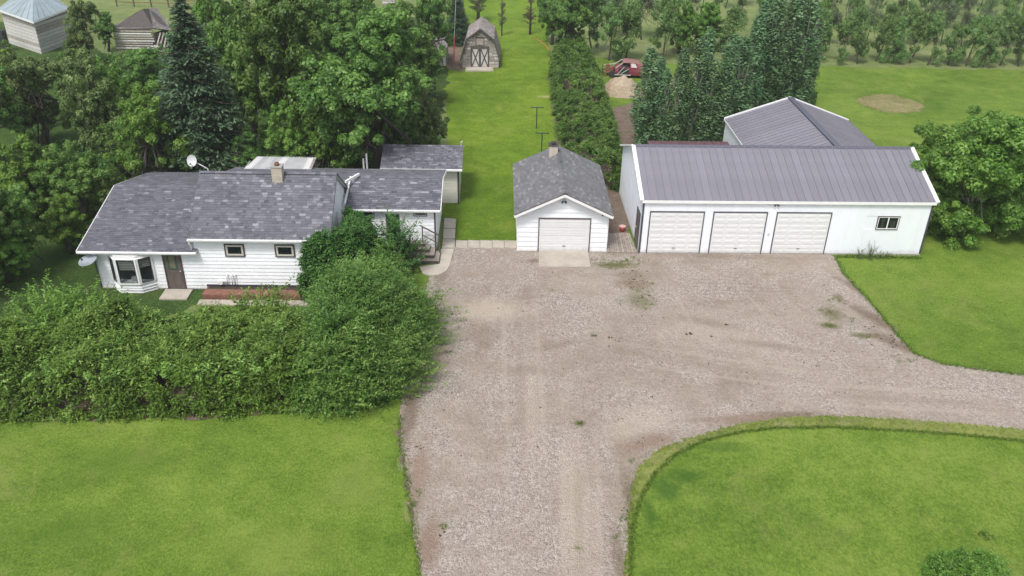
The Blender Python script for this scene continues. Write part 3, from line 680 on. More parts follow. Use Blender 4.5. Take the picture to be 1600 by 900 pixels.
# metal roof: one pan per seam
oh = 0.10
prz = pr
def metal_roof(parent, x0, x1, ye, ze, yr, zr, npan, mat, name='roof_panel'):
    wd = (x1 - x0) / npan; Ln = math.hypot(yr - ye, zr - ze); ny, nz = -(zr - ze) / Ln * (1 if yr > ye else -1), abs(yr - ye) / Ln
    if yr < ye: pass
    mb = MB()
    def Q(x, s, h):
        y = ye + (yr - ye) * s; z = ze + (zr - ze) * s
        return (x, y + (-(zr - ze) / Ln) * h * (1 if yr > ye else -1), z + nz * h)
    def strip(xa, xb, h0, h1):
        P = [Q(xa, 0, h0), Q(xb, 0, h0), Q(xb, 1, h0), Q(xa, 1, h0), Q(xa, 0, h1), Q(xb, 0, h1), Q(xb, 1, h1), Q(xa, 1, h1)]
        if yr < ye: P = [P[1], P[0], P[3], P[2], P[5], P[4], P[7], P[6]]
        mb.hexa(P)
    strip(0, wd - 0.001, -0.02, 0.0); strip(0, 0.022, 0.0, 0.040)
    for q in (0.33, 0.66): strip(wd * q, wd * q + 0.015, 0.0, 0.007)
    me = mb.mesh(name, mat)
    for k in range(npan): link(name, me, parent, (x0 + k * wd, 0, 0))
    return me
metal_roof(P_, -oh, pw + oh, -0.12, ph - 0.045, pd / 2, pr, 38, M['mauveroof'])
metal_roof(P_, -oh, pw + oh, pd + 0.12, ph - 0.045, pd / 2, pr, 38, M['mauveroof'])
mb = MB(); mb.hexa([(-oh - 0.04, pd / 2 - 0.16, pr - 0.04), (pw + oh + 0.04, pd / 2 - 0.16, pr - 0.04), (pw + oh + 0.04, pd / 2 + 0.16, pr - 0.04), (-oh - 0.04, pd / 2 + 0.16, pr - 0.04),
                    (-oh - 0.04, pd / 2 - 0.03, pr + 0.05), (pw + oh + 0.04, pd / 2 - 0.03, pr + 0.05), (pw + oh + 0.04, pd / 2 + 0.03, pr + 0.05), (-oh - 0.04, pd / 2 + 0.03, pr + 0.05)])
part('ridge_cap', mb, M['mauvecap'], P_)
for x in (-oh - 0.03, pw + oh + 0.03):
    for ya, yb in ((-0.13, pd / 2), (pd / 2, pd + 0.13)):
        za, zb = (ph - 0.05, pr) if ya < 0 else (pr, ph - 0.05)
        part('rake_trim', MB().bar((x, ya, za + 0.0), (x, yb, zb + 0.0), 0.20, 0.10), M['trim'], P_)
part('fascia', MB().box(-oh, pw + oh, -0.14, -0.115, ph - 0.20, ph - 0.05), M['trim'], P_)
part('soffit', MB().box(-oh + 0.01, pw + oh - 0.01, -0.114, 0.008, ph - 0.135, ph - 0.122), M['trim'], P_)
lamp(P_, 6.9, 0.004, 2.93)
part('outlet_box', MB().box(6.72, 6.82, -0.03, 0.002, 1.15, 1.25), M['dish'], P_)

# ------------------------------------------------------------------ back shop
P1 = U(1133.5, 188, 3.1); P2 = U(1235, 157.6, 4.55); P3 = U(1326, 188.5, 3.1)
q1 = U(1160, 229, 3.1); q2 = U(1303, 231, 4.55); q3 = U(1366, 229, 3.1)
az2 = math.radians(1.3)
wB = (P3 - P1).length
B_ = thing('rear_workshop', 'white workshop behind the long one with its gable end turned away and grey metal roof', 'workshop', (P1.x + 0.11, 0, 0), 0)
ex = Vector((math.cos(az2), math.sin(az2), 0)); ey = Vector((-math.sin(az2), math.cos(az2), 0))
yf = U(1160, 229, 3.1).y - 0.5
far = (P1.y + P3.y) / 2
dB = far - 45.15
o0 = Vector((P1.x, far, 0)) - ey * dB - ex * 0.0
B_.location = o0; B_.rotation_euler = (0, 0, az2)
part('wall', prism_y(3.9, dB, [(0.08, 0), (wB - 0.08, 0), (wB - 0.08, 3.04), (wB / 2, 4.46), (0.08, 3.04)]), M['white_metal'], B_)
npb = 23
for sg in (-1, 1):
    e = wB / 2 + sg * wB / 2; Ln = math.hypot(wB / 2, 1.45); wd = (dB + 0.2) / npb
    def Q(y, s, h):
        x = e + (wB / 2 - e) * s; z = 3.1 + 1.45 * s
        return (x + sg * (1.45 / Ln) * h, y, z + (wB / 2 / Ln) * h)
    mb = MB()
    def strip(ya, yb, h0, h1):
        P = [Q(ya, 0, h0), Q(ya, 1, h0), Q(yb, 1, h0), Q(yb, 0, h0), Q(ya, 0, h1), Q(ya, 1, h1), Q(yb, 1, h1), Q(yb, 0, h1)]
        if sg > 0: P = [P[1], P[0], P[3], P[2], P[5], P[4], P[7], P[6]]
        mb.hexa(P)
    strip(0, wd - 0.001, -0.02, 0); strip(0, 0.022, 0, 0.040)
    me = mb.mesh('roof_panel', M['mauveroof'])
    for k in range(npb): link('roof_panel', me, B_, (0, -0.1 + k * wd, 0))
    part('rake_trim', MB().bar((e, dB + 0.12, 3.1), (wB / 2, dB + 0.12, 4.55), 0.08, 0.14), M['trim'], B_)
    part('eave_trim', MB().bar((e, -0.1, 3.05), (e, dB + 0.1, 3.05), 0.05, 0.1), M['trim'] if sg < 0 else M['mauvecap'], B_)
part('ridge_cap', MB().bar((wB / 2, -0.1, 4.58), (wB / 2, dB + 0.1, 4.58), 0.34, 0.05), M['mauvecap'], B_)

# maroon-roofed trailer shed behind the workshop
Tm = thing('storage_trailer', 'low dark maroon roofed storage trailer tucked behind the long workshop', 'trailer', (8.35, 50.0, 0.02), math.radians(1.5))
part('body', MB().box(0, 4.7, 0, 1.0, 0.45, 2.55), M['maroon'], Tm)
mb = MB(); mb.box(-0.15, 4.85, -0.12, 1.1, 2.55, 2.66); part('roof', mb, M['maroon'], Tm)
for k in range(9): part('roof_rib', MB().box(0.2 + k * 0.52, 0.25 + k * 0.52, -0.1, 1.08, 2.66, 2.70), M['maroon'], Tm)
part('trim', MB().box(-0.2, 4.9, -0.16, -0.12, 2.52, 2.68), M['pinkish'], Tm)
for x in (0.9, 3.8): part('wheel', MB().tube([(x, -0.05, 0.34), (x, 0.2, 0.34)], 0.34, 14), M['tyre'], Tm)

# ------------------------------------------------------------------ deck and bucket between the garages
Dk = thing('deck', 'small weathered board deck between the single garage and the workshop', 'deck', (0, 0, 0))
a0, a1, b0, b1 = U(948.5, 393, 0.12), U(996, 394, 0.12), U(949, 364, 0.12), U(984, 364, 0.12)
nb = 12
for k in range(nb):
    f0, f1 = k / nb, (k + 1) / nb - 0.012
    P = [a0.lerp(a1, f0), a0.lerp(a1, f1), b0.lerp(b1, f1), b0.lerp(b1, f0)]
    part('board', MB().hexa([(q.x, q.y, 0.085) for q in P] + [(q.x, q.y, 0.12) for q in P]), M['deck'], Dk)
part('joist', MB().bar((a0.x + .1, a0.y + 0.05, 0.04), (a1.x - .1, a1.y + 0.05, 0.04), 0.05, 0.08), M['deck'], Dk)
bk = U(972, 362, 0.0)
Bk = thing('bucket', 'small faded red bucket standing at the back edge of the deck', 'bucket', (bk.x, bk.y + 0.05, 0.0))
mb = MB(); mb.tube([(0, 0, 0.02), (0, 0, 0.30)], [0.13, 0.17], 14); part('body', mb, M['red'], Bk, True)
mb = MB(); mb.tube([(0, 0, 0.30), (0, 0, 0.33)], 0.185, 14); part('lid', mb, M['pinkish'], Bk)

# ------------------------------------------------------------------ house
H_ = thing('farmhouse', 'low white farmhouse with dark grey shingled roofs, bay window and brown front door', 'house', (-19.7, 36.1, 0), math.radians(1.2))
# wing
part('wall', prism_x(0.0, 4.7, [(0.02, 0.1), (9.2, 0.1), (9.2, 2.12), (4.9, 3.2), (0.02, 2.12)][::-1]), M['white'], H_)
part('foundation', MB().box(0.02, 11.0, 0.03, 9.1, -0.05, 0.12), M['found'], H_)
# main block
part('wall', prism_x(4.7, 11.0, [(0.02, 0.1), (5.6, 0.1), (5.6, 2.85), (2.8, 4.9), (0.02, 2.85)][::-1]), M['white'], H_)
part('wall', prism_x(4.8, 15.75, [(4.12, 0.1), (9.1, 0.1), (9.1, 2.5), (6.3, 3.28), (4.12, 2.5)][::-1]), M['white'], H_)
holes = [(0.55, 2.75, 0.25, 2.0), (3.10, 4.02, 0.0, 2.12)]
lap_wall(H_, 0.0, 4.72, 0.02, 0.10, 2.08, holes, 0.19, th=0.034)
lap_wall(H_, 4.72, 11.02, 0.02, 0.10, 2.78, [(6.10, 7.08, 1.84, 2.56), (8.46, 9.44, 1.84, 2.56)], 0.19, th=0.034)
part('corner_trim', MB().box(-0.02, 0.06, -0.01, 0.0195, 0.1, 2.05), M['trim'], H_)
part('corner_trim', MB().box(10.96, 11.04, -0.01, 0.0195, 0.1, 2.78), M['trim'], H_)
lap_wall(H_, 0.05, 9.1, 0.0, 0.1, 2.05, (), 0.145, axis='y', out=-1, joined=True)
lap_wall(H_, 0.05, 5.55, 11.0, 0.1, 4.8, (), 0.145, axis='y', out=1, joined=True, top=lambda y: 4.82 - abs(y - 2.8) * 0.74)
lap_wall(H_, 11.0, 15.76, 4.12, 0.9, 2.42, [(13.0, 14.12, 0.8, 2.45)], 0.19, th=0.034)
lap_wall(H_, 11.0, 15.76, 4.12, 0.1, 0.9, (), 0.145, joined=True)
lap_wall(H_, 4.15, 9.05, 15.75, 0.1, 3.2, (), 0.145, axis='y', out=1, joined=True, top=lambda y: 3.2 - abs(y - 6.3) * 0.34)
def gable_roof_x(parent, x0, x1, y0, z0, yr, zr, y1, z1, mat, seed, under=M['trim'], th=0.06, hi=0.16, back=True, fascia=True, wmin=0.16, wmax=0.42):
    a = prism_x(x0, x1, [(y0, z0 - 0.01), (yr, zr - 0.01), (yr, zr - th), (y0, z0 - th)])
    r = part('roof', a, under, parent)
    shingle_slope(r, (x0, y0, z0), (x1, y0, z0), (x1, yr, zr), (x0, yr, zr), mat, seed=seed, hi=hi, wmin=wmin, wmax=wmax)
    r2 = part('roof', prism_x(x0, x1, [(yr, zr - 0.01), (y1, z1 - 0.01), (y1, z1 - th), (yr, zr - th)]), under, parent)
    shingle_slope(r2, (x1, y1, z1), (x0, y1, z1), (x0, yr, zr), (x1, yr, zr), mat, seed=seed + 50, hi=hi, wmin=wmin, wmax=wmax)
    ridge_caps(parent, (x0, yr, zr + 0.008), (x1, yr, zr + 0.008), mat, seed=seed)
    if fascia:
        part('fascia', MB().box(x0, x1, y0 - 0.025, y0 - 0.002, z0 - 0.15, z0 - 0.012), M['trim'], parent)
        g = MB(); n = 1
        g.hexa([(x0, y0 - 0.11, z0 - 0.10), (x1, y0 - 0.11, z0 - 0.10), (x1, y0 - 0.026, z0 - 0.10), (x0, y0 - 0.026, z0 - 0.10), (x0, y0 - 0.13, z0 - 0.02), (x1, y0 - 0.13, z0 - 0.02), (x1, y0 - 0.026, z0 - 0.02), (x0, y0 - 0.026, z0 - 0.02)])
        part('gutter', g, M['trim'], parent)
        part('soffit', MB().box(x0 + 0.01, x1 - 0.01, y0, y0 + 0.28, z0 - 0.145, z0 - 0.13), M['trim'], parent)
gable_roof_x(H_, -0.68, 4.86, -0.26, 2.20, 4.9, 3.34, 9.4, 2.25, M['shingle'], 21, hi=0.06, wmin=0.14, wmax=0.36)
gable_roof_x(H_, 4.56, 11.16, -0.26, 2.90, 2.78, 5.02, 5.85, 2.85, M['shingle'], 31, hi=0.12, wmin=0.12, wmax=0.32)
gable_roof_x(H_, 11.2, 16.05, 3.88, 2.62, 6.3, 3.42, 9.45, 2.58, M['shingle'], 41, hi=0.18)
gable_roof_x(H_, 4.2, 11.195, 5.0, 2.98, 6.3, 3.42, 9.45, 2.58, M['shingle'], 61, hi=0.12, fascia=False)
for x, pts in ((11.17, ((-0.28, 2.87), (2.78, 4.99), (5.86, 2.82))), (16.07, ((3.86, 2.58), (6.3, 3.38), (9.46, 2.54))), (-0.70, ((-0.28, 2.17), (4.9, 3.3), (9.4, 2.2))), (4.55, ((-0.28, 2.87), (2.78, 4.99), (5.86, 2.82)))):
    for (ya, za), (yb, zb) in zip(pts[:-1], pts[1:]):
        dk_ = 4 < x < 12
        part('rake_board', MB().bar((x, ya, za - (0.02 if dk_ else 0.04)), (x, yb, zb - (0.02 if dk_ else 0.04)), 0.02 if dk_ else 0.03, 0.09 if dk_ else 0.17), M['darktrim'] if dk_ else M['trim'], H_)
# flashing and box return by the extension ridge
part('flashing', MB().bar((11.2, 4.0, 2.85), (11.2, 6.2, 3.42), 0.08, 0.10), M['trim'], H_)
part('flashing', MB().bar((11.1, 5.2, 3.55), (11.65, 6.2, 3.58), 0.10, 0.12), M['trim'], H_)
# downspouts
part('downspout', MB().tube([(4.62, -0.3, 2.82), (4.62, -0.3, 2.66), (4.62, -0.15, 2.5), (4.62, -0.13, 2.25)], 0.045, 8), M['trim'], H_, True)
part('downspout', MB().tube([(-0.3, -0.35, 2.1), (-0.12, -0.1, 1.95), (-0.06, -0.06, 1.8), (-0.06, -0.06, 0.15), (-0.2, -0.3, 0.1)], 0.045, 8), M['darktrim'], H_, True)
# small windows
for cx_ in (6.59, 8.95):
    window(H_, cx_, 2.2, 0.92, 0.66, 0.004, M['brown'], M['blind'], False, M['curtain'], 0.055, 0.085)
# front door
mb = MB(); mb.box(3.12, 3.18, -0.045, 0.02, 0.1, 2.1); mb.box(3.92, 4.0, -0.045, 0.02, 0.1, 2.1); mb.box(3.18, 3.92, -0.045, 0.02, 2.02, 2.1)
fd = part('front_door', mb, M['brown'], H_)
part('door_leaf', MB().box(3.18, 3.92, -0.015, 0.0, 0.12, 2.02), M['brown_door'], fd)
for (xa, xb, za, zb) in ((3.27, 3.50, 0.25, 0.85), (3.60, 3.83, 0.25, 0.85), (3.27, 3.83, 0.95, 1.05)):
    part('door_panel', MB().box(xa, xb, -0.028, -0.015, za, zb), M['brown_door'], fd)
part('pane', MB().box(3.32, 3.78, -0.022, -0.016, 1.12, 1.92), M['curtain'], fd)
part('pane', MB().box(3.42, 3.68, -0.028, -0.0225, 1.2, 1.85), M['olivepane'] if 'olivepane' in M else paint('frosted_pane', (0.16, 0.16, 0.11), 0.15, 0.3), fd)
part('handle', MB().tube([(3.86, -0.015, 1.05), (3.86, -0.07, 1.05)], 0.025, 8), M['galv'], fd)
# bay window
bay = [(0.60, 0.0), (1.02, -0.42), (2.02, -0.42), (2.62, 0.0)]
bayz0, bayz1 = 0.52, 1.86
mb = MB()
def ring(pts, z0, z1, mbx):
    n = len(pts); i = len(mbx.v); mbx.v += [(x, y, z0) for x, y in pts] + [(x, y, z1) for x, y in pts]
    mbx.f += [tuple(reversed(range(i, i + n))), tuple(range(i + n, i + 2 * n))] + [(i + k, i + (k + 1) % n, i + n + (k + 1) % n, i + n + k) for k in range(n)]; mbx.t += [0] * (n + 2)
base = [(x, y + 0.02) for x, y in bay]
ring(base, 0.0, bayz0, mb); bw = part('bay_window', mb, M['white'], H_)
for k in range(3):
    mb = MB(); ring([(x + (0.02 if x > 1.5 else -0.02), y - 0.004) for x, y in bay], 0.05 + k * 0.145, 0.07 + k * 0.145, mb); part('lap', mb, M['white'], bw)
mb = MB(); ring(base, bayz1, 2.02, mb); part('head', mb, M['trim'], bw)
mb = MB(); ring([(x, y - 0.05 if y < 0 else y) for x, y in bay], bayz0, bayz0 + 0.05, mb); part('sill', mb, M['trim'], bw)
part('backing', MB().box(0.62, 2.6, 0.0, 0.015, bayz0, bayz1), M['interior'], bw)
for i in range(3):
    (xa, ya), (xb, yb) = bay[i], bay[i + 1]
    a = Vector((xa, ya, 0)); b2 = Vector((xb, yb, 0)); d_ = (b2 - a); Ln = d_.length; d_ /= Ln; nn = Vector((d_.y, -d_.x, 0))
    def PT(s, z, o=0.0): return a + d_ * s + nn * o + Vector((0, 0, z))
    mb = MB()
    for s in (0.04, Ln - 0.04): mb.bar(PT(s, bayz0 + 0.05), PT(s, bayz1), 0.08, 0.08, nn)
    for z in (bayz0 + 0.07, bayz1 - 0.02): mb.bar(PT(0.0, z), PT(Ln, z), 0.06, 0.07, nn)
    wf = part('window', mb, M['trim'], bw)
    mb = MB()
    for s in (0.10, Ln - 0.10): mb.bar(PT(s, bayz0 + 0.09, 0.01), PT(s, bayz1 - 0.04, 0.01), 0.035, 0.05, nn)
    for z in (bayz0 + 0.075, bayz1 - 0.025): mb.bar(PT(0.085, z, 0.01), PT(Ln - 0.085, z, 0.01), 0.05, 0.05, nn)
    part('sash', mb, M['darktrim'], bw)
    mb = MB(); mb.quad(PT(0.11, bayz0 + 0.09), PT(Ln - 0.11, bayz0 + 0.09), PT(Ln - 0.11, bayz1 - 0.04), PT(0.11, bayz1 - 0.04)); part('pane', mb, M['glass'], bw)
    if i > 0:
        for k in range(6 if i == 1 else 5):
            z = bayz1 - 0.09 - k * 0.095
            mb = MB(); mb.bar(PT(0.13, z, -0.05), PT(Ln - 0.13, z, -0.05), 0.012, 0.07, nn if False else (0, 0, 1)); part('blind_slat', mb, M['blind'], bw)
# roof of bay hidden under eave; white chair shape inside
part('cushion', MB().box(1.55, 1.8, -0.2, -0.05, 0.6, 0.8), M['dish'], bw)
# chimney
xc, yc = 8.38, 2.55
mb = MB(); mb.box(xc - 0.24, xc + 0.24, yc - 0.24, yc + 0.24, 4.3, 5.42); ch = part('chimney', mb, M['stonecap'], H_)
part('chimney_crown', MB().box(xc - 0.27, xc + 0.27, yc - 0.27, yc + 0.27, 5.42, 5.47), M['found'], ch)
part('flue', MB().tube([(xc, yc, 5.47), (xc, yc, 5.62)], [0.12, 0.10], 10), M['rust'], ch, True)
for k in range(7):
    part('brick_course', MB().box(xc - 0.247, xc + 0.247, yc - 0.247, yc + 0.247, 4.4 + k * 0.145, 4.4 + k * 0.145 + 0.128), M['stonecap'], ch)
# gas and meter pipes
mb = MB()
for x in (6.05, 6.28, 6.42): mb.tube([(x, -0.12, 0.42), (x, -0.12, 0.85), (x + 0.02, -0.05, 0.93)], 0.03, 8)
mb.tube([(5.75, -0.10, 0.58), (6.05, -0.12, 0.58)], 0.035, 8)
part('vent_pipe', mb, M['pipe'], H_, True)
part('meter', MB().tube([(5.72, -0.16, 0.5), (5.72, -0.03, 0.5)], 0.11, 12), M['pipe'], H_)
part('base_flashing', MB().box(5.0, 10.9, -0.03, 0.018, 0.12, 0.34), M['darktrim'], H_)
# extension windows, door
window(H_, 11.9, 2.28, 1.5, 0.42, 4.10, M['darktrim'], M['trim'], True, M['interior'], 0.04, 0.05)
fd = part('side_door', MB().box(13.1, 14.05, 4.02, 4.10, 0.85, 2.42), M['trim'], H_)
part('pane', MB().box(13.22, 13.93, 4.005, 4.018, 1.0, 2.3), M['curtain'], fd)
part('pane', MB().box(13.30, 13.85, 3.99, 4.003, 1.75, 2.25), M['glass'], fd)
window(H_, 15.0, 2.3, 0.7, 0.25, 4.10, M['darktrim'], M['trim'], False, M['interior'], 0.04, 0.03)
part('corner_trim', MB().box(15.70, 15.78, 4.05, 4.12, 0.1, 2.45), M['darktrim'], H_)

# stairs of the porch
St = thing('porch_steps', 'weathered wooden wraparound steps climbing to the side door of the house', 'steps', (-3.78, 39.35, 0), math.radians(1.2))
for i in range(4):
    z = 0.2 * (i + 1); x1 = -0.26 * i; y0_ = 0.26 * i
    part('riser', MB().box(-2.3, x1 - 0.03, y0_ + 0.03, 1.15, z - 0.2, z - 0.035), M['oldwood_dark'], St)
    for k in range(2): part('tread', MB().box(-2.3, x1, y0_ + k * 0.14, y0_ + k * 0.14 + 0.132, z - 0.032, z), M['deck'], St)
    if i < 3:
        for k in range(2): part('tread', MB().box(x1 - 0.132 - k * 0.14, x1 - k * 0.14, y0_ + 0.285, 1.15, z - 0.032, z), M['deck'], St)
    else:
        for k in range(8): part('deck_board', MB().box(x1 - 0.132 - k * 0.14, x1 - k * 0.14, y0_ + 0.285, 1.15, z - 0.032, z), M['deck'], St)
R_ = thing('handrail', 'thin brown handrail down the outer side of the porch steps', 'handrail', (-3.78, 39.35, 0), math.radians(1.2))
part('post', MB().bar((-0.88, 0.86, 0.8), (-0.88, 0.86, 1.72), 0.06, 0.06), M['rail'], R_)
part('post', MB().bar((-0.04, 0.95, 0.2), (-0.04, 0.95, 1.15), 0.06, 0.06), M['rail'], R_)
part('rail', MB().bar((-0.92, 0.86, 1.75), (0.0, 0.95, 1.17), 0.08, 0.05), M['rail'], R_)
part('rail', MB().bar((-0.88, 0.86, 1.25), (-0.04, 0.95, 0.7), 0.04, 0.04), M['rail'], R_)

# raised flower bed in front of the house
Fb = thing('flower_bed', 'raised flower bed of red timber with dark soil along the house front', 'flower bed', (-19.7, 36.1, 0), math.radians(1.2))
part('edging_board', MB().box(5.05, 10.6, -0.92, -0.86, 0, 0.26), M['redwood'], Fb)
part('edging_board', MB().box(5.05, 5.11, -0.86, -0.05, 0, 0.26), M['redwood'], Fb)
part('board_top', MB().box(5.0, 10.65, -0.86, -0.36, 0.2, 0.27), M['redwood'], Fb)
part('soil', MB().box(5.11, 10.6, -0.36, -0.035, 0, 0.24), M['soil'], Fb)
pth = link('front_path', None, kind='structure')
pth.location = (-19.7, 36.1, 0); pth.rotation_euler = (0, 0, math.radians(1.2))
for k in range(6): link('slab', MB().box(4.9 + k * 1.0, 5.88 + k * 1.0, -1.45, -0.98, -0.02, 0.06).mesh('slab', M['concrete']), pth)
link('slab', MB().box(3.0, 4.3, -1.0, -0.06, -0.02, 0.09).mesh('slab', M['concrete']), pth)

# satellite dishes
def dish(name, label, base, top, r, face, mat):
    D = thing(name, label, 'satellite dish', base)
    tp = Vector(top) - Vector(base)
    part('mast', MB().tube([(0, 0, 0), (tp.x * 0.2, tp.y * 0.2, tp.z * 0.7), tp], 0.03, 8), mat, D, True)
    fc = Vector(face).normalized(); a = fc.cross(Vector((0, 0, 1))).normalized(); b2 = a.cross(fc)
    mb = MB(); rings = 6; seg = 24
    for k in range(rings + 1):
        rr = r * k / rings
        for j in range(seg):
            th = 2 * PI * j / seg; q = tp + a * rr * math.cos(th) + b2 * rr * 1.1 * math.sin(th) + fc * (0.35 * rr * rr / r)
            mb.v.append(tuple(q))
    for k in range(rings):
        for j in range(seg):
            mb.f.append((k * seg + j, (k + 1) * seg + j, (k + 1) * seg + (j + 1) % seg, k * seg + (j + 1) % seg)); mb.t.append(0)
    part('reflector', mb, mat, D, True)
    lnb = tp + fc * r * 1.1 - b2 * r * 0.6
    part('feed_arm', MB().tube([tp - b2 * r * 1.0, lnb], 0.015, 6), mat, D)
    part('feed_horn', MB().tube([lnb, lnb - fc * 0.1], [0.03, 0.05], 8), M['darktrim'], D)
hx = lambda x, y, z: (H_.matrix_basis @ Vector((x, y, z)))
H_.rotation_mode = 'XYZ'
RH = Matrix.Translation((-19.7, 36.1, 0)) @ Matrix.Rotation(math.radians(1.2), 4, 'Z')
b_ = RH @ Vector((4.35, 5.0, 3.3)); tt = U(301, 251, y=b_.y)
dish('satellite_dish', 'pale satellite dish on a curved mast at the house ridge', b_, tt, 0.27, (-0.15, -1, 0.35), M['dish'])
b_ = RH @ Vector((-0.02, -0.05, 1.5))
dish('satellite_dish', 'grey satellite dish fixed low on the front corner of the house', b_, b_ + Vector((-0.12, -0.42, 0.22)), 0.40, (-0.1, -0.25, 1.0), M['dishgrey'])

# corrugated patio roof behind the house
pr_ = [U(378, 268, 2.7), U(484, 266, 2.7), U(492, 247, 2.9), U(402, 246, 2.9)]
Pt = thing('lean_to', 'white corrugated lean-to roof behind the farmhouse chimney', 'lean-to')
nseg = 9
for k in range(nseg):
    f0, f1 = k / nseg, (k + 1) / nseg
    a, b2, c2, d2 = pr_[0].lerp(pr_[1], f0), pr_[0].lerp(pr_[1], f1), pr_[3].lerp(pr_[2], f1), pr_[3].lerp(pr_[2], f0)
    mb = MB(); n = 4
    for j in range(n):
        for (g0, g1) in ((j / n, (j + 0.5) / n), ((j + 0.5) / n, (j + 1) / n)):
            h0 = 0.0 if (g0 * n) % 1 < 0.1 else 0.09; h1 = 0.09 - h0
            mb.quad(a.lerp(b2, g0) + Vector((0, 0, h0)), a.lerp(b2, g1) + Vector((0, 0, h1)), d2.lerp(c2, g1) + Vector((0, 0, h1)), d2.lerp(c2, g0) + Vector((0, 0, h0)))
    mb.box(a.x, a.x + 0.02, a.y, d2.y, a.z - 0.03, a.z - 0.01)
    part('roof_sheet', mb, M['galv'] if k % 4 else M['trim'], Pt)
for q in pr_: part('post', MB().bar((q.x, q.y, 0), (q.x, q.y, q.z - 0.02), 0.09, 0.09), M['oldwood'], Pt)
part('edge_beam', MB().bar(pr_[1] + Vector((0.05, 0, 0)), pr_[2] + Vector((0.05, 0, 0)), 0.1, 0.14), M['oldwood'], Pt)
part('edge_beam', MB().bar(pr_[3] - Vector((0, 0, .08)), pr_[2] - Vector((0, 0, .08)), 0.06, 0.1), M['oldwood'], Pt)

# garden shed behind the extension
sx0, sx1 = -7.45, -3.28
Sh = thing('garden_shed', 'cream garden shed with grey shingled roof behind the house extension', 'shed', (-7.0, 47.0, 0), math.radians(1.3))
part('wall', prism_x(0.0, 3.75, [(0.0, 0.0), (3.3, 0.0), (3.3, 2.2), (1.65, 2.75), (0.0, 2.2)][::-1]), M['cream'], Sh)
lap_wall(Sh, 0.0, 3.76, 0.0, 0.05, 2.15, (), 0.2, mat=M['cream'])
lap_wall(Sh, 0.0, 3.3, 3.75, 0.05, 2.7, (), 0.2, mat=M['cream'], axis='y', out=1, joined=True, top=lambda y: 2.72 - abs(y - 1.65) * 0.33)
part('corner_trim', MB().box(3.68, 3.80, -0.04, 0.0, 0.0, 2.15), M['brown'], Sh)
part('corner_trim', MB().box(3.77, 3.81, 0.0, 0.1, 0.0, 2.15), M['trim'], Sh)
gable_roof_x(Sh, -0.75, 3.98, -0.32, 2.28, 1.65, 2.98, 3.6, 2.28, M['shingle'], 71, hi=0.25, wmin=0.14, wmax=0.3)
part('post', MB().bar((-0.6, -0.1, 0), (-0.6, -0.1, 2.2), 0.1, 0.1), M['brown'], Sh)
part('vent_pipe', MB().tube([(3.85, 1.65, 2.95), (3.85, 1.65, 3.2), (3.95, 1.65, 3.28)], 0.03, 6), M['pipe'], Sh)
# pair of white pipes
Pp = thing('standpipe', 'pair of slim white pipes rising between the house extension and the garden shed', 'pipe', (U(584, 300).x, 46.3, 0))
for dx_, hh in ((-0.09, 3.0), (0.1, 3.3)): part('pipe', MB().tube([(dx_, 0, 0), (dx_, 0, hh)], 0.05, 8), M['pipe'], Pp)

# ------------------------------------------------------------------ gambrel barn
bb = U(722, 106); be = U(779, 106.5)
bwid = (be - bb).length
Bn = thing('gambrel_barn', 'small weathered grey gambrel barn with white crossed double doors', 'barn', bb, math.radians(0.5))
W = bwid; zk, zt_ = 2.35, 3.55
prof = [(0, 0), (W, 0), (W, 0.9), (W * 0.86, 2.5), (W / 2, 3.35), (W * 0.14, 2.5), (0, 0.9)]
depthB = 4.6
part('wall', prism_y(0.03, depthB, prof), M['oldwood_dark'], Bn)
def gtop(x):
    u = min(x, W - x)
    return 0.9 + u / (0.14 * W) * 1.6 if u < 0.14 * W else 2.5 + (u - 0.14 * W) / (0.36 * W) * 0.85
r = random.Random(5)
dxa, dxb = W * 0.25, W * 0.73
for k in range(24):
    a, b2 = 0.03 + k * 0.135, 0.03 + (k + 1) * 0.135 - 0.014
    segs = [(0.0, W)]
    if a < 1.85: segs = [(0.0, dxa - 0.05), (dxb + 0.05, W)]
    elif 2.0 < a < 2.65: segs = [(0.0, W * 0.38), (W * 0.60, W)]
    for s0, s1 in segs:
        xs_ = [s0 + (s1 - s0) * i / 50 for i in range(51)]; ok = [x for x in xs_ if gtop(x) > b2]
        if len(ok) < 2: continue
        mb = MB(); cut = ok[0] + (ok[-1] - ok[0]) * r.uniform(0.3, 0.7)
        for (p0, p1) in ((ok[0], cut - 0.01), (cut + 0.01, ok[-1])):
            mb = MB(); o_ = r.uniform(0, 0.015); mb.box(p0, p1, 0.0 - o_, 0.03, a, b2)
            part('wall_board', mb, M['oldwood'] if r.random() < 0.9 else M['whiteold'], Bn)
rp = [(-0.12, 0.75), (W * 0.13, 2.58), (W / 2, 3.47), (W * 0.87, 2.58), (W + 0.12, 0.75)]
for i in range(4):
    (x0_, z0_), (x1_, z1_) = rp[i], rp[i + 1]
    rr = part('roof', prism_y(-0.2, depthB + 0.2, [(x0_, z0_ - 0.01), (x1_, z1_ - 0.01), (x1_, z1_ - 0.07), (x0_, z0_ - 0.07)][::-1]), M['oldwood_dark'], Bn)
    if i < 2: shingle_slope(rr, (x0_, depthB + 0.2, z0_), (x0_, -0.2, z0_), (x1_, -0.2, z1_), (x1_, depthB + 0.2, z1_), M['cedar'], 0.2, 0.1, 0.22, seed=80 + i)
    else: shingle_slope(rr, (x1_, -0.2, z1_), (x1_, depthB + 0.2, z1_), (x0_, depthB + 0.2, z0_), (x0_, -0.2, z0_), M['cedar'], 0.2, 0.1, 0.22, seed=80 + i)
    part('rake_board', MB().bar((x0_, -0.23, z0_ - 0.03), (x1_, -0.23, z1_ - 0.03), 0.04, 0.12), M['oldwood_dark'], Bn)
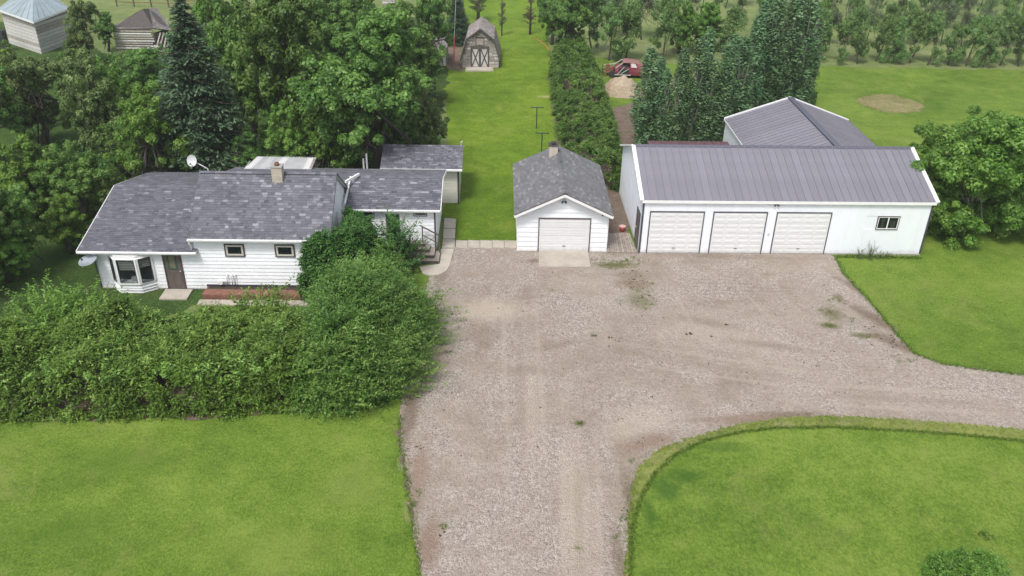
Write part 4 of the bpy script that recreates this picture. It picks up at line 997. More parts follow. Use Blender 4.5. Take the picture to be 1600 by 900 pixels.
for k, (xa, xb) in enumerate(((dxa, (dxa + dxb) / 2 - 0.01), ((dxa + dxb) / 2 + 0.01, dxb))):
    dd = part('barn_door', MB().box(xa, xb, -0.02, 0.03, 0.05, 1.8), M['whiteold'], Bn)
    mb = MB()
    mb.bar((xa + 0.05, -0.035, 0.1), (xb - 0.05, -0.035, 1.75), 0.02, 0.10, (0, 0, 1)); mb.bar((xb - 0.05, -0.045, 0.1), (xa + 0.05, -0.045, 1.75), 0.02, 0.10, (0, 0, 1))
    part('cross_brace', mb, M['oldwood_dark'], dd)
    mb = MB()
    for (p0, p1) in (((xa, -0.04, 0.09), (xb, -0.04, 0.09)), ((xa, -0.04, 1.76), (xb, -0.04, 1.76))): mb.bar(p0, p1, 0.025, 0.1)
    mb.bar((xa + 0.04, -0.04, 0.14), (xa + 0.04, -0.04, 1.71), 0.08, 0.03, (0, 1, 0)); mb.bar((xb - 0.04, -0.04, 0.14), (xb - 0.04, -0.04, 1.71), 0.08, 0.03, (0, 1, 0))
    part('door_frame', mb, M['oldwood_dark'], dd)
mb = MB(); xa, xb = W * 0.39, W * 0.59
lw = part('loft_window', MB().box(xa, xb, -0.02, 0.03, 2.06, 2.62), M['oldwood'], Bn)
mb = MB(); mb.box(xa - 0.06, xa, -0.04, 0.0, 2.0, 2.68); mb.box(xb, xb + 0.06, -0.04, 0.0, 2.0, 2.68); mb.box(xa, xb, -0.04, 0.0, 2.62, 2.68); mb.box(xa, xb, -0.04, 0.0, 2.0, 2.06); part('frame', mb, M['oldwood_dark'], lw)
rs = link('barn_ramp', None, kind='structure'); slab_quad('slab', up([(727, 112), (771, 112), (769, 106.5), (728, 106.5)]), 0.12, M['concrete'], rs)

# ------------------------------------------------------------------ old farm buildings at the back left
Ob = thing('old_barn', 'old barn with pale blue tin roof and broken white board walls', 'barn')
ap = U(52, -14, 4.6); e1 = U(-4, 14, 3.2); e2 = U(52, 34, 3.0); e3 = U(108, 12, 3.2); bk_ = U(52, -30, 3.0)
def tri_sheet(parent, pts, mat, name='roof_sheet', th=0.05, n=6):
    a, b2, c2 = pts
    for k in range(n):
        f0, f1 = k / n, (k + 1) / n - 0.01
        P = [b2.lerp(c2, f0), b2.lerp(c2, f1), a.lerp(b2, 0.02).lerp(a.lerp(c2, 0.02), f1), a.lerp(b2, 0.02).lerp(a.lerp(c2, 0.02), f0)]
        mb = MB().hexa([q - Vector((0, 0, th)) for q in P] + P); part(name, mb, mat, parent)
tri_sheet(Ob, (ap, e1, e2), M['bluetin']); tri_sheet(Ob, (ap, e2, e3), M['bluetin']); tri_sheet(Ob, (ap, e3, bk_), M['bluetin']); tri_sheet(Ob, (ap, bk_, e1), M['bluetin'])
for a, b2 in ((e1, e2), (e2, e3), (e3, bk_), (bk_, e1)):
    ctr = (e1 + e2 + e3 + bk_) / 4; ia, ib = a.lerp(ctr, 0.08), b2.lerp(ctr, 0.08)
    for k in range(10):
        z0_, z1_ = k * 0.3, k * 0.3 + 0.27
        part('wall_board', MB().bar((ia.x, ia.y, (z0_ + z1_) / 2), (ib.x, ib.y, (z0_ + z1_) / 2), 0.04, 0.27), M['whiteold'] if r.random() < 0.7 else M['oldwood'], Ob)
    part('eave_board', MB().bar(a - Vector((0, 0, .1)), b2 - Vector((0, 0, .1)), 0.05, 0.16), M['trim'], Ob)
part('door_opening', MB().box(e1.x + 0.9, e1.x + 1.6, e1.y - 3.0, e1.y - 2.4, 0, 1.9), M['interior'], Ob)
Cs = thing('collapsed_shed', 'collapsing grey log shed with a sagging shingled roof', 'shed')
pk = U(223, 14, 3.1); lf = U(170, 45, 1.9); md = U(240, 44, 2.0); rt = U(270, 48, 1.2); bb_ = U(245, 12, 1.6)
def sag_roof(parent, A, B, C2, D2, seed): shingle_slope(parent, A, B, C2, D2, M['cedar'], 0.25, 0.15, 0.35, seed=seed)
rr = part('roof', MB().hexa([q - Vector((0, 0, .08)) for q in (lf, md, pk.lerp(bb_, .45), pk)] + [q - Vector((0, 0, .02)) for q in (lf, md, pk.lerp(bb_, .45), pk)]), M['oldwood_dark'], Cs)
sag_roof(rr, lf, md, pk.lerp(bb_, .45), pk, 91)
rr = part('roof', MB().hexa([q - Vector((0, 0, .08)) for q in (md, rt, bb_, pk.lerp(bb_, .4))] + [q - Vector((0, 0, .02)) for q in (md, rt, bb_, pk.lerp(bb_, .4))]), M['oldwood_dark'], Cs)
sag_roof(rr, md, rt, bb_, pk.lerp(bb_, .4), 92)
lb, mbp = Vector((lf.x + .3, lf.y + .1, 0)), Vector((md.x - .25, md.y + .1, 0))
for k in range(9):
    z = 0.12 + k * 0.22; a, b2 = lb + Vector((0, 0, z)), mbp + Vector((r.uniform(-.2, .1), 0, z))
    part('log', MB().tube([a, b2], 0.10, 6), M['oldwood'] if k % 3 else M['whiteold'], Cs)
rb = Vector((rt.x - .3, rt.y + 2.0, 0))
for k in range(7):
    z = 0.12 + k * 0.22; part('log', MB().tube([mbp + Vector((0.1, 0, z)), rb + Vector((0, 0, z * 0.8))], 0.09, 6), M['oldwood_dark'], Cs)
for k in range(4):
    part('fallen_plank', MB().bar((mbp.x + .2 + k * .35, mbp.y - .4, 0.05), (mbp.x + .6 + k * .3, mbp.y + .4, 1.5), 0.14, 0.03), M['oldwood'], Cs)
for k in range(14):
    x_, y_ = mbp.x + r.uniform(.1, 2.4), mbp.y + r.uniform(-.9, .5); a_ = r.uniform(0, 3.1); l_ = r.uniform(.6, 1.3)
    part('fallen_plank', MB().bar((x_ - math.cos(a_) * l_, y_ - math.sin(a_) * l_, r.uniform(.05, .3)), (x_ + math.cos(a_) * l_, y_ + math.sin(a_) * l_, r.uniform(.1, .9)), 0.14, 0.03), M['oldwood'] if k % 3 else M['whiteold'], Cs)
# weathered shed wall left of the barn
Ws = thing('leaning_shed', 'narrow weathered pale shed end poking out of the trees left of the barn', 'shed')
a = U(697, 103); zz = 2.9
for k in range(7):
    x_ = a.x - 0.02 - k * 0.24
    part('wall_board', MB().hexa([(x_ - 0.22, a.y, 0), (x_, a.y, 0), (x_, a.y + .03, 0), (x_ - .22, a.y + .03, 0), (x_ - .22, a.y, 1.7 + k * .2), (x_, a.y, 1.5 + k * .2), (x_, a.y + .03, 1.5 + k * .2), (x_ - .22, a.y + .03, 1.7 + k * .2)]), M['oldwood'] if k % 2 else M['whiteold'], Ws)
part('roof', MB().hexa([(a.x - 1.8, a.y - .1, 2.95), (a.x + .1, a.y - .1, 1.5), (a.x + .1, a.y + 3, 1.5), (a.x - 1.8, a.y + 3, 2.95), (a.x - 1.8, a.y - .1, 3.02), (a.x + .1, a.y - .1, 1.57), (a.x + .1, a.y + 3, 1.57), (a.x - 1.8, a.y + 3, 3.02)]), M['oldroof'], Ws)
part('side_wall', MB().box(a.x - 0.03, a.x + 0.0, a.y + .04, a.y + 2.9, 0, 1.48), M['oldwood'], Ws)
# granary far behind the trees, at the top edge
Gr = thing('granary', 'grey old granary glimpsed above the tree tops at the picture edge', 'granary')
a = U(598, 14)
a = Vector((a.x, a.y, 0))
for k in range(12): part('wall_board', MB().box(a.x, a.x + 1.9, a.y, a.y + 0.03, 0.02 + k * 0.2, 0.2 + k * 0.2), M['oldwood'] if k % 3 else M['whiteold'], Gr)
part('wall', MB().box(a.x, a.x + 1.9, a.y + .04, a.y + 2.5, 0, 2.4), M['oldwood_dark'], Gr)
part('roof', prism_y(a.y - .1, a.y + 2.6, [(a.x - .1, 2.4), (a.x + 2.0, 2.4), (a.x + .95, 3.0)]), M['oldroof'], Gr)
part('corner_post', MB().box(a.x + 1.9, a.x + 2.0, a.y - .05, a.y + .1, 0, 2.6), M['whiteold'], Gr)
# corral fence at the top left
Fn = thing('corral_fence', 'rusty rail corral fence in the pasture beyond the collapsed shed', 'fence')
fa, fb = U(183, 10), U(345, 14)
nP = 7
for k in range(nP):
    q = fa.lerp(fb, k / (nP - 1)); part('post', MB().bar((q.x, q.y, 0), (q.x, q.y, 1.35), 0.12, 0.12), M['oldwood_dark'], Fn)
    if k < nP - 1:
        q2 = fa.lerp(fb, (k + 1) / (nP - 1))
        for z in (0.5, 0.85, 1.2): part('rail', MB().bar((q.x, q.y - .07, z), (q2.x, q2.y - .07, z), 0.04, 0.07), M['rust'], Fn)

# ------------------------------------------------------------------ clothes line posts, guy wire, hose
for (px, pyb, pyt, wpx, lb) in ((838, 201, 168, 9, 'dark T shaped clothesline post farther up the back lawn'), (846, 240, 208, 10, 'dark T shaped clothesline post close behind the small garage')):
    q = U(px, pyb); tp = U(px, pyt, y=q.y)
    T = thing('clothesline_post', lb, 'post', q, group='clothesline posts')
    part('post', MB().tube([(0, 0, 0), (0, 0, tp.z)], 0.04, 8), M['metalpole'], T)
    part('crossbar', MB().bar((-0.47, 0, tp.z), (0.47, 0, tp.z), 0.06, 0.06), M['metalpole'], T)
    for s in (-0.4, 0, 0.4): part('hook', MB().bar((s, 0, tp.z), (s, 0, tp.z + 0.08), 0.02, 0.02), M['metalpole'], T)
q = U(709, 99); up_ = U(714, 62, y=q.y)
Gw = thing('guy_wire', 'power pole stay wire with a bright red sleeve left of the grey barn', 'guy wire', q)
part('sleeve', MB().tube([(0, 0, 0), (0.08, 0.02, 2.4)], 0.05, 8), M['redpole'], Gw)
part('wire', MB().tube([(0.08, 0.02, 2.4), (0.42, 0.2, 8.2)], 0.015, 6), M['galv'], Gw)
part('ground_anchor', MB().tube([(0, 0, 0), (-0.02, 0, 0.12)], 0.03, 6), M['galv'], Gw)
q = U(722, 42)
Up = thing('utility_pole', 'slim grey utility pole rising out of the top of the picture behind the barn', 'utility pole', q)
part('pole', MB().tube([(0, 0, 0), (0, 0, 8.5)], [0.13, 0.09], 10), M['oldwood'], Up)
part('crossarm', MB().bar((-0.9, 0, 8.0), (0.9, 0, 8.0), 0.1, 0.12), M['oldwood'], Up)
for s in (-0.8, 0, 0.8): part('insulator', MB().tube([(s, 0, 8.06), (s, 0, 8.22)], 0.05, 8), M['dish'], Up)
hp = [U(x, y, 0.03) for x, y in ((835, 58), (842, 63), (846, 66), (852, 70), (858, 78))]
solo('garden_hose', MB().tube(hp, 0.035, 6), M['orange'], 'orange hose lying in the grass by the bare reddish tree', 'hose', smooth=True)

# ------------------------------------------------------------------ wrecked car and mound
q = U(962, 123)
Car = thing('car_wreck', 'stripped dark red car wreck with missing front panels beyond the hedge', 'car', (q.x - 0.35, q.y + 1.1, 0), math.radians(-4))
# side profile (x forward = left in photo), width along y; car faces -x
def loft(parent, name, secs, mat):
    """secs: list of (x, [(y,z)...]) cross sections with equal counts"""
    mb = MB(); n = len(secs[0][1])
    for x, pr2 in secs:
        for y, z in pr2: mb.v.append((x, y, z))
    for i in range(len(secs) - 1):
        for j in range(n):
            mb.f.append((i * n + j, i * n + (j + 1) % n, (i + 1) * n + (j + 1) % n, (i + 1) * n + j)); mb.t.append(0)
    mb.f += [tuple(range(n)), tuple(reversed(range((len(secs) - 1) * n, len(secs) * n)))]; mb.t += [0, 0]
    return part(name, mb, mat, parent)
def sec(w0, z0, z1, wt): return [(-w0, z0), (-w0 * 1.02, (z0 + z1) / 2), (-wt, z1), (wt, z1), (w0 * 1.02, (z0 + z1) / 2), (w0, z0)]
loft(Car, 'body', [(0.35, sec(0.80, 0.30, 0.82, 0.72)), (0.9, sec(0.84, 0.28, 0.86, 0.78)), (1.6, sec(0.85, 0.28, 0.90, 0.80)), (2.4, sec(0.85, 0.28, 0.92, 0.78)), (3.0, sec(0.82, 0.30, 0.86, 0.72)), (3.5, sec(0.72, 0.34, 0.74, 0.62))], M['redpaint'])
loft(Car, 'roof', [(0.95, sec(0.62, 1.26, 1.30, 0.58)), (1.3, sec(0.66, 1.28, 1.36, 0.60)), (1.9, sec(0.66, 1.27, 1.34, 0.58)), (2.3, sec(0.64, 1.16, 1.24, 0.56)), (2.95, sec(0.66, 0.88, 0.96, 0.60))], M['carroof'])
for s in (-1, 1):
    mb = MB(); mb.bar((0.35, 0.76 * s, 0.84), (0.98, 0.62 * s, 1.28), 0.06, 0.06); part('windscreen_pillar', mb, M['whiteold'], Car)
    mb = MB(); mb.bar((1.65, 0.80 * s, 0.9), (1.6, 0.64 * s, 1.28), 0.09, 0.07); part('door_pillar', mb, M['redpaint'], Car)
    mb = MB(); mb.hexa([(2.25, 0.74 * s - .03, 0.9), (3.0, 0.70 * s - .03, 0.86), (3.0, 0.70 * s + .03, 0.86), (2.25, 0.74 * s + .03, 0.9), (2.1, 0.60 * s - .03, 1.24), (2.4, 0.58 * s - .03, 1.2), (2.4, 0.58 * s + .03, 1.2), (2.1, 0.60 * s + .03, 1.24)]); part('quarter_panel', mb, M['redpaint'], Car)
    part('quarter_window', MB().hexa([(1.68, 0.77 * s - .01, 0.93), (2.2, 0.75 * s - .01, 0.93), (2.2, 0.75 * s + .01, 0.93), (1.68, 0.77 * s + .01, 0.93), (1.66, 0.65 * s - .01, 1.25), (2.05, 0.62 * s - .01, 1.23), (2.05, 0.62 * s + .01, 1.23), (1.66, 0.65 * s + .01, 1.25)]), M['whiteold'], Car)
    for x in (0.1, 2.75): part('wheel', MB().tube([(x, 0.66 * s, 0.28), (x, 0.84 * s, 0.28)], 0.29, 16), M['tyre'], Car)
part('door_opening', MB().box(0.62, 1.55, -0.885, -0.86, 0.36, 0.88), M['interior'], Car)
part('sill_trim', MB().bar((0.3, -0.90, 0.30), (1.7, -0.90, 0.30), 0.05, 0.05), M['whiteold'], Car)
part('door_frame', MB().bar((0.55, -0.90, 0.34), (1.1, -0.90, 1.0), 0.04, 0.05), M['whiteold'], Car)
part('door_frame', MB().bar((0.85, -0.90, 0.40), (1.5, -0.90, 0.85), 0.04, 0.05), M['whiteold'], Car)
for y in (-0.4, 0.4): part('seat', MB().box(0.9, 1.35, y - 0.25, y + 0.25, 0.86, 1.02), M['soot'], Car)
for s in (-1, 1): part('chassis_rail', MB().bar((-0.75, 0.42 * s, 0.38), (0.4, 0.5 * s, 0.38), 0.1, 0.12), M['rust'], Car)
mb = MB(); mb.box(-0.45, 0.2, -0.28, 0.28, 0.4, 0.78); mb.tube([(-0.3, 0, 0.78), (-0.3, 0, 0.95)], 0.16, 10); part('engine', mb, M['rust'], Car)
part('radiator_support', MB().box(-0.78, -0.70, -0.62, 0.62, 0.3, 0.72), M['soot'], Car)
mb = MB(); mb.hexa([(-0.6, 0.55, 0.72), (0.35, 0.62, 0.84), (0.35, 0.85, 0.80), (-0.6, 0.8, 0.68), (-0.6, 0.55, 0.75), (0.35, 0.62, 0.88), (0.35, 0.85, 0.84), (-0.6, 0.8, 0.71)]); part('fender', mb, M['whiteold'], Car)

def blob(name, cx, cy, rx, ry, h, seed, mat, label=None, cat=None, kind=None, n=44, m_=14, namp=0.18):
    V = []; Fc = []
    for i in range(m_ + 1):
        rr = i / m_
        for j in range(n):
            th = 2 * PI * j / n
            k = 1 + 0.18 * mnoise.noise(Vector((math.cos(th) * 1.2, math.sin(th) * 1.2, seed)))
            x, y = rx * rr * k * math.cos(th), ry * rr * k * math.sin(th)
            z = h * max(0, (1 - rr ** 2.2)) + namp * h * mnoise.fractal(Vector((x * 1.6, y * 1.6, seed)), 0.8, 2, 5) * (1 - rr ** 4)
            V.append((x, y, z - 0.02))
    for i in range(m_):
        for j in range(n): Fc.append((i * n + j, (i + 1) * n + j, (i + 1) * n + (j + 1) % n, i * n + (j + 1) % n))
    me = bpy.data.meshes.new(name); me.from_pydata(V, [], Fc); me.materials.append(mat); me.shade_smooth()
    o = link(name, me, None, (cx, cy, 0))
    if label: o['label'] = label; o['category'] = cat
    if kind: o['kind'] = kind
    return o
M['straw'] = grass_mat('straw_pile', (0.24, 0.18, 0.12), (0.38, 0.30, 0.22), (0.50, 0.42, 0.33), (0.30, 0.24, 0.12), 0.5, 3.0)
q = U(974, 150)
blob('straw_pile', q.x - 0.1, q.y + 0.9, 1.95, 1.5, 1.3, 3.1, M['straw'], 'tan heap of old straw and earth in front of the red car wreck', 'heap')

# ------------------------------------------------------------------ foliage generators
def unit(n):
    v = rng.normal(size=(n, 3)); return v / np.linalg.norm(v, axis=1)[:, None]
def leaf_quads(Cn, Nr, size, asp=0.55, along=None, fold=0.0):
    """rhombic leaves with centres Cn, normals Nr"""
    n = len(Cn); Nr = Nr / (np.linalg.norm(Nr, axis=1)[:, None] + 1e-9)
    if along is None: along = unit(n)
    a = along - Nr * (along * Nr).sum(1)[:, None]; a /= (np.linalg.norm(a, axis=1)[:, None] + 1e-9)
    b2 = np.cross(Nr, a); s = size[:, None]
    V = np.empty((n, 4, 3)); V[:, 0] = Cn - a * s * 0.5; V[:, 1] = Cn + b2 * s * asp * 0.5 + Nr * s * fold; V[:, 2] = Cn + a * s * 0.5; V[:, 3] = Cn - b2 * s * asp * 0.5 + Nr * s * fold
    return V.reshape(-1, 3), np.arange(n * 4, dtype=np.int32).reshape(n, 4)
def clump_leaves(cen, rad, per, size, tint0, tvar=0.18, upb=0.5, hollow=0.35, asp=0.62):
    """cen (k,3), rad (k,) or (k,3), per leaves each"""
    k = len(cen); rad = np.asarray(rad)
    if rad.ndim == 1: rad = np.repeat(rad[:, None], 3, 1)
    n = k * per; D = unit(n); D[:, 2] += 0.25; D /= np.linalg.norm(D, axis=1)[:, None]
    rr = (hollow + (1 - hollow) * rng.random(n) ** 0.6)
    idx = np.repeat(np.arange(k), per)
    Cn = cen[idx] + D * rad[idx] * rr[:, None]
    Nr = D * 0.9 + unit(n) * 0.5 + np.array([0, 0, upb])
    sz = size * (0.65 + 0.7 * rng.random(n))
    tn = np.clip(tint0[idx] + rng.normal(0, tvar, n), 0.0, 1.0)
    V, Q = leaf_quads(Cn, Nr, sz, asp, fold=0.08)
    return V, Q, tn
def merge(parts):
    V = []; Q = []; T = []; o = 0
    for v, q, t in parts: V.append(v); Q.append(q + o); T.append(t); o += len(v)
    return np.concatenate(V), np.concatenate(Q), np.concatenate(T)
def limbs(base, tips, r0, trunk_top, seed, n=5):
    """trunk and limbs reaching for the clumps"""
    r = random.Random(seed); mb = MB()
    base = Vector(base); tt = Vector(trunk_top); lean = Vector((r.uniform(-.15, .15), r.uniform(-.15, .15), 0))
    path = [base, base.lerp(tt, 0.3) + lean * 0.6, base.lerp(tt, 0.65) + lean, tt]
    mb.tube(path, [r0 * 1.25, r0, r0 * 0.75, r0 * 0.4], 8)
    for tp in tips:
        tp = Vector(tp); f = r.uniform(0.25, 0.9); s = path[1].lerp(path[3], f) if f > 0.3 else path[1]
        mid = s.lerp(tp, 0.5) + Vector((r.uniform(-.2, .2), r.uniform(-.2, .2), r.uniform(-.3, 0.0)))
        mb.tube([s, mid, tp], [r0 * 0.38, r0 * 0.22, r0 * 0.06], 5, cap=False)
    return mb
def broadleaf_proto(seed, nclump=70, per=190, R=1.0, leaf=0.05, squash=1.0, open_=0.0, low=0.25, trunk_h=0.3, lobes=5, rc=(0.15, 0.27), r0=0.035, dens_in=0.3):
    """unit tree: height 1 with crown radius ~0.42; returns (crown arrays, trunk MB)"""
    global rng
    rng = np.random.default_rng(seed)
    # crown = a few big lobes, each covered with clumps
    cz = (1 + low) / 2; hz = (1 - low) / 2
    L_ = []
    for i in range(lobes):
        th = 2 * PI * i / lobes + rng.uniform(-.5, .5); h = rng.uniform(low + (0.15 if low > 0.05 else 0.08), 0.82); rr = rng.uniform(0.12, 0.24)
        L_.append((rr * math.cos(th), rr * math.sin(th), h, rng.uniform(0.16, 0.25)))
    L_.append((rng.uniform(-.05, .05), rng.uniform(-.05, .05), 0.80, 0.19)); L_.append((0, 0, 0.58, 0.26))
    cen = []; rad = []
    wts = np.array([l[3] ** 2 for l in L_]); wts /= wts.sum()
    for i in range(nclump):
        l = L_[rng.choice(len(L_), p=wts)]
        D = unit(1)[0]; D[2] = abs(D[2]) * 0.9 + D[2] * 0.1 if rng.random() < 0.7 else D[2]
        f = rng.uniform(0.6, 1.05) if rng.random() > dens_in else rng.uniform(0.1, 0.6)
        p = np.array([l[0], l[1], l[2]]) + D * l[3] * f * np.array([1, 1, 0.9])
        p[2] = min(p[2], 0.95)
        cen.append(p); rad.append(l[3] * rng.uniform(*rc) * 1.55)
    cen = np.array(cen); rad = np.array(rad)
    t0 = np.clip(rng.normal(0.45, 0.14, len(cen)), 0.1, 0.85)
    crown = clump_leaves(cen, np.stack([rad, rad, rad * 0.75], 1), per, leaf, t0)
    # loose outer sprigs
    n2 = 1400; idx = rng.integers(0, len(cen), n2); D = unit(n2); Cn = cen[idx] + D * rad[idx][:, None] * rng.uniform(1.0, 1.4, n2)[:, None]
    v, q = leaf_quads(Cn, unit(n2) + np.array([0, 0, .5]), leaf * rng.uniform(.5, 1.0, n2), 0.5)
    crown = merge([crown, (v, q, np.clip(rng.normal(0.6, .2, n2), 0, 1))])
    tips = [cen[i] for i in rng.choice(len(cen), min(26, len(cen)), replace=False)]
    return crown, limbs((0, 0, 0), tips, r0, (0, 0, 0.72), seed)

PROTO = {}
def proto(kind, seed, mat, tmat, **kw):
    cr, tb_ = broadleaf_proto(seed, **kw)
    return (fast_mesh('crown', *cr, mat), tb_.mesh('trunk', tmat, True))
def plant_tree(name, label, base, h, rad, meshes, group=None, rz=None, cat='tree', lean=(0, 0), squash=None, names=('crown', 'trunk')):
    """unit tree scaled to height h, crown radius rad"""
    t_ = thing(name, label, cat, (base[0], base[1], 0), random.uniform(0, 2 * PI) if rz is None else rz, group)
    sxy = rad / 0.42
    o = link(names[0], meshes[0], t_); o.scale = (sxy, sxy, h)
    o2 = link(names[1], meshes[1], t_); o2.scale = (sxy, sxy, h)
    t_.rotation_euler.x = lean[0]; t_.rotation_euler.y = lean[1]
    return t_
wood = [proto('w', 100 + i, L['wood'], M['bark'], nclump=270, per=190, leaf=0.022, lobes=9, low=0.06, rc=(0.10, 0.18)) for i in range(4)]
bright = [proto('b', 120 + i, L['bright'], M['bark'], nclump=230, per=170, leaf=0.025, lobes=8, low=0.05, rc=(0.10, 0.18)) for i in range(2)]
olive = [proto('o', 130 + i, L['olive'], M['bark'], nclump=140, per=150, leaf=0.027, lobes=7, low=0.06, dens_in=0.2, rc=(0.12, 0.22)) for i in range(2)]
farp = [proto('f', 140 + i, L['far'], M['bark'], nclump=75, per=110, leaf=0.036, lobes=6, low=0.04, rc=(0.17, 0.30), r0=0.018) for i in range(5)]
greyp = [proto('g', 150 + i, L['grey'], M['bark'], nclump=34, per=80, leaf=0.036, lobes=4, low=0.2, rc=(0.18, 0.3), r0=0.018) for i in range(2)]
big_r = proto('r', 161, L['bright'], M['palebark'], nclump=330, per=190, leaf=0.023, lobes=15, low=0.03, rc=(0.12, 0.22), r0=0.012)

def at_px(bx, by, ty, hw):
    """base pixel, top pixel row, half width in px -> base, height, radius"""
    q = U(bx, by); tp = U(bx, ty, y=q.y)
    md = U(bx, (by + ty) / 2, y=q.y); md2 = U(bx + hw, (by + ty) / 2, y=q.y)
    return q, tp.z, md2.x - md.x
random.seed(11)
# trees of the wood left: (base px, base py, top py, half width px, proto, label)
WOOD = [
 (582, 290, 12, 112, wood[0], 'largest round maple at the wood edge beside the back lawn'),
 (478, 262, -40, 95, wood[1], 'tall dense maple just left of the largest one, behind the lean-to'),
 (455, 300, 150, 55, bright[0], 'bright green small tree directly behind the corrugated lean-to'),
 (515, 300, 190, 42, bright[1], 'small light green tree between the lean-to and the dark trunk'),
 (395, 235, -30, 72, wood[2], 'dense maple standing behind the spruce on its right side'),
 (250, 315, 125, 66, bright[1], 'bright yellow green tree just left of the big spruce'),
 (255, 200, 72, 62, wood[3], 'dark maple behind the bright tree, below the collapsed shed'),
 (165, 250, 75, 60, olive[0], 'olive toned tree in the middle of the left wood'),
 (130, 345, 215, 62, wood[2], 'dark green tree close to the left corner of the house roof'),
 (60, 340, 205, 70, bright[0], 'bright rounded tree near the left picture edge'),
 (115, 395, 295, 46, bright[1], 'small bright tree leaning toward the house corner'),
 (30, 425, 285, 62, wood[0], 'lowest dark tree on the left picture edge, above the hedge'),
 (14, 440, 345, 52, bright[0], 'low bright tree under the crowns at the left picture edge'),
 (-30, 470, 300, 60, olive[1], 'grey twiggy tree cut by the left picture edge'),
 (70, 235, 78, 66, olive[1], 'dark olive tree in front of the old tin roofed barn'),
 (-20, 270, 90, 70, wood[1], 'dense tree at the far left below the old barn'),
 (128, 165, 75, 40, wood[3], 'dark tree standing between the old barn and the collapsed shed'),
 (345, 130, -60, 50, bright[0], 'tall light green tree above the spruce top'),
 (430, 130, -70, 62, olive[0], 'yellowish tree at the top edge behind the tall maples'),
 (525, 140, -50, 66, wood[2], 'tree at the back of the wood below the grey granary'),
 (640, 170, -5, 62, wood[3], 'green tree behind the largest maple, right side of the wood'),
 (672, 120, -30, 40, wood[1], 'tree at the wood corner next to the leaning shed'),
 (660, 245, 120, 40, olive[0], 'olive green tree low against the back lawn edge'),
 (620, 262, 165, 46, wood[1], 'small dark tree right behind the garden shed roof'),
 (560, 75, -60, 50, bright[1], 'light green tree at the top edge left of the granary'),
 (200, 290, 185, 45, wood[1], 'dark shrubby tree between bright tree and roof corner'),
 (395, 300, 205, 40, wood[3], 'dark low tree right of the spruce foot behind the lean-to'),
 (-60, 180, 20, 60, wood[2], 'tree outside the left edge reaching in beside the old barn'),
 (190, 345, 262, 34, olive[0], 'thin branched small tree overhanging the upper left roof corner'),
 (138, 100, -2, 34, olive[1], 'dark tree behind the old tin roofed barn, right of its roof'),
 (170, 80, 18, 20, wood[0], 'small tree squeezed between the two old farm buildings, at the back'),
 (298, 112, 22, 38, bright[1], 'light green tree right of the collapsed shed'),
 (20, 170, 60, 40, bright[1], 'light tree in front of the old barn wall at the left edge'),
 (200, 240, 92, 44, bright[0], 'light green tree in front of the collapsed shed'),
]
for (bx, by, ty, hw, pm, lb) in WOOD:
    q, h, rd = at_px(bx, by, ty, hw)
    plant_tree('maple_tree' if pm in wood else 'ash_tree', lb, q, h * 1.02, rd, pm, group='trees of the wood behind the house')

# spruce
def spruce_proto(seed, levels=46, leaf=0.02, mat=L['spruce']):
    global rng
    rng = np.random.default_rng(seed); Cs_ = []; Ns = []; Sz = []; Al = []; Tn = []
    tb_ = MB().tube([(0, 0, 0), (0, 0, 0.5), (0, 0, 0.99)], [0.03, 0.018, 0.003], 8)
    for i in range(levels):
        f = i / levels; z = 0.04 + 0.95 * f; Lr = 0.42 * (1 - f) ** 0.7 + 0.01
        nb = int(6 + 9 * (1 - f))
        for b2 in range(nb):
            th = rng.uniform(0, 2 * PI); l = Lr * rng.uniform(0.7, 1.08); d_ = np.array([math.cos(th), math.sin(th), 0]); sd = np.array([-d_[1], d_[0], 0])
            if b2 % 2 == 0: tb_.tube([(0, 0, z), tuple(d_ * l * 0.6 + np.array([0, 0, z - l * 0.12])), tuple(d_ * l * 0.95 + np.array([0, 0, z - l * .10]))], [0.005, 0.003, 0.001], 4, cap=False)
            n = int(14 + 90 * l / 0.42)
            u = rng.random(n) ** 0.7; wv_ = (rng.random(n) - .5) * 2 * (0.10 + 0.10 * (1 - u)) * l * 2.0
            droop = -l * 0.38 * u ** 1.3 + l * 0.16 * u ** 4
            P = d_ * (u * l)[:, None] + sd * wv_[:, None] + np.array([0, 0, 1]) * (z + droop - np.abs(wv_) * 0.45 - rng.random(n) * 0.008)[:, None]
            Cs_.append(P); Ns.append(np.tile([0, 0, 1.0], (n, 1)) + unit(n) * 0.5); Al.append(d_ * 0.8 + sd * np.sign(wv_)[:, None] * 0.7 + np.array([0, 0, -.3])); Sz.append(rng.uniform(0.6, 1.3, n) * leaf)
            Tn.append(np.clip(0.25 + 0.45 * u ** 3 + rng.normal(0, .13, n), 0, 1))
    V, Q = leaf_quads(np.concatenate(Cs_), np.concatenate(Ns), np.concatenate(Sz), 0.38, np.concatenate(Al), fold=-0.1)
    return fast_mesh('crown', V, Q, np.concatenate(Tn), mat), tb_.mesh('trunk', M['bark'], True)
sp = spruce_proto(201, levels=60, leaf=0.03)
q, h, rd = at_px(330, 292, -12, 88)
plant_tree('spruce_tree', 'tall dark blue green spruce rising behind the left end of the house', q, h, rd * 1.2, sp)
q, h, rd = at_px(715, 68, -25, 28)
plant_tree('spruce_tree', 'smaller dark spruce behind the left side of the grey barn', q, h, rd, sp)

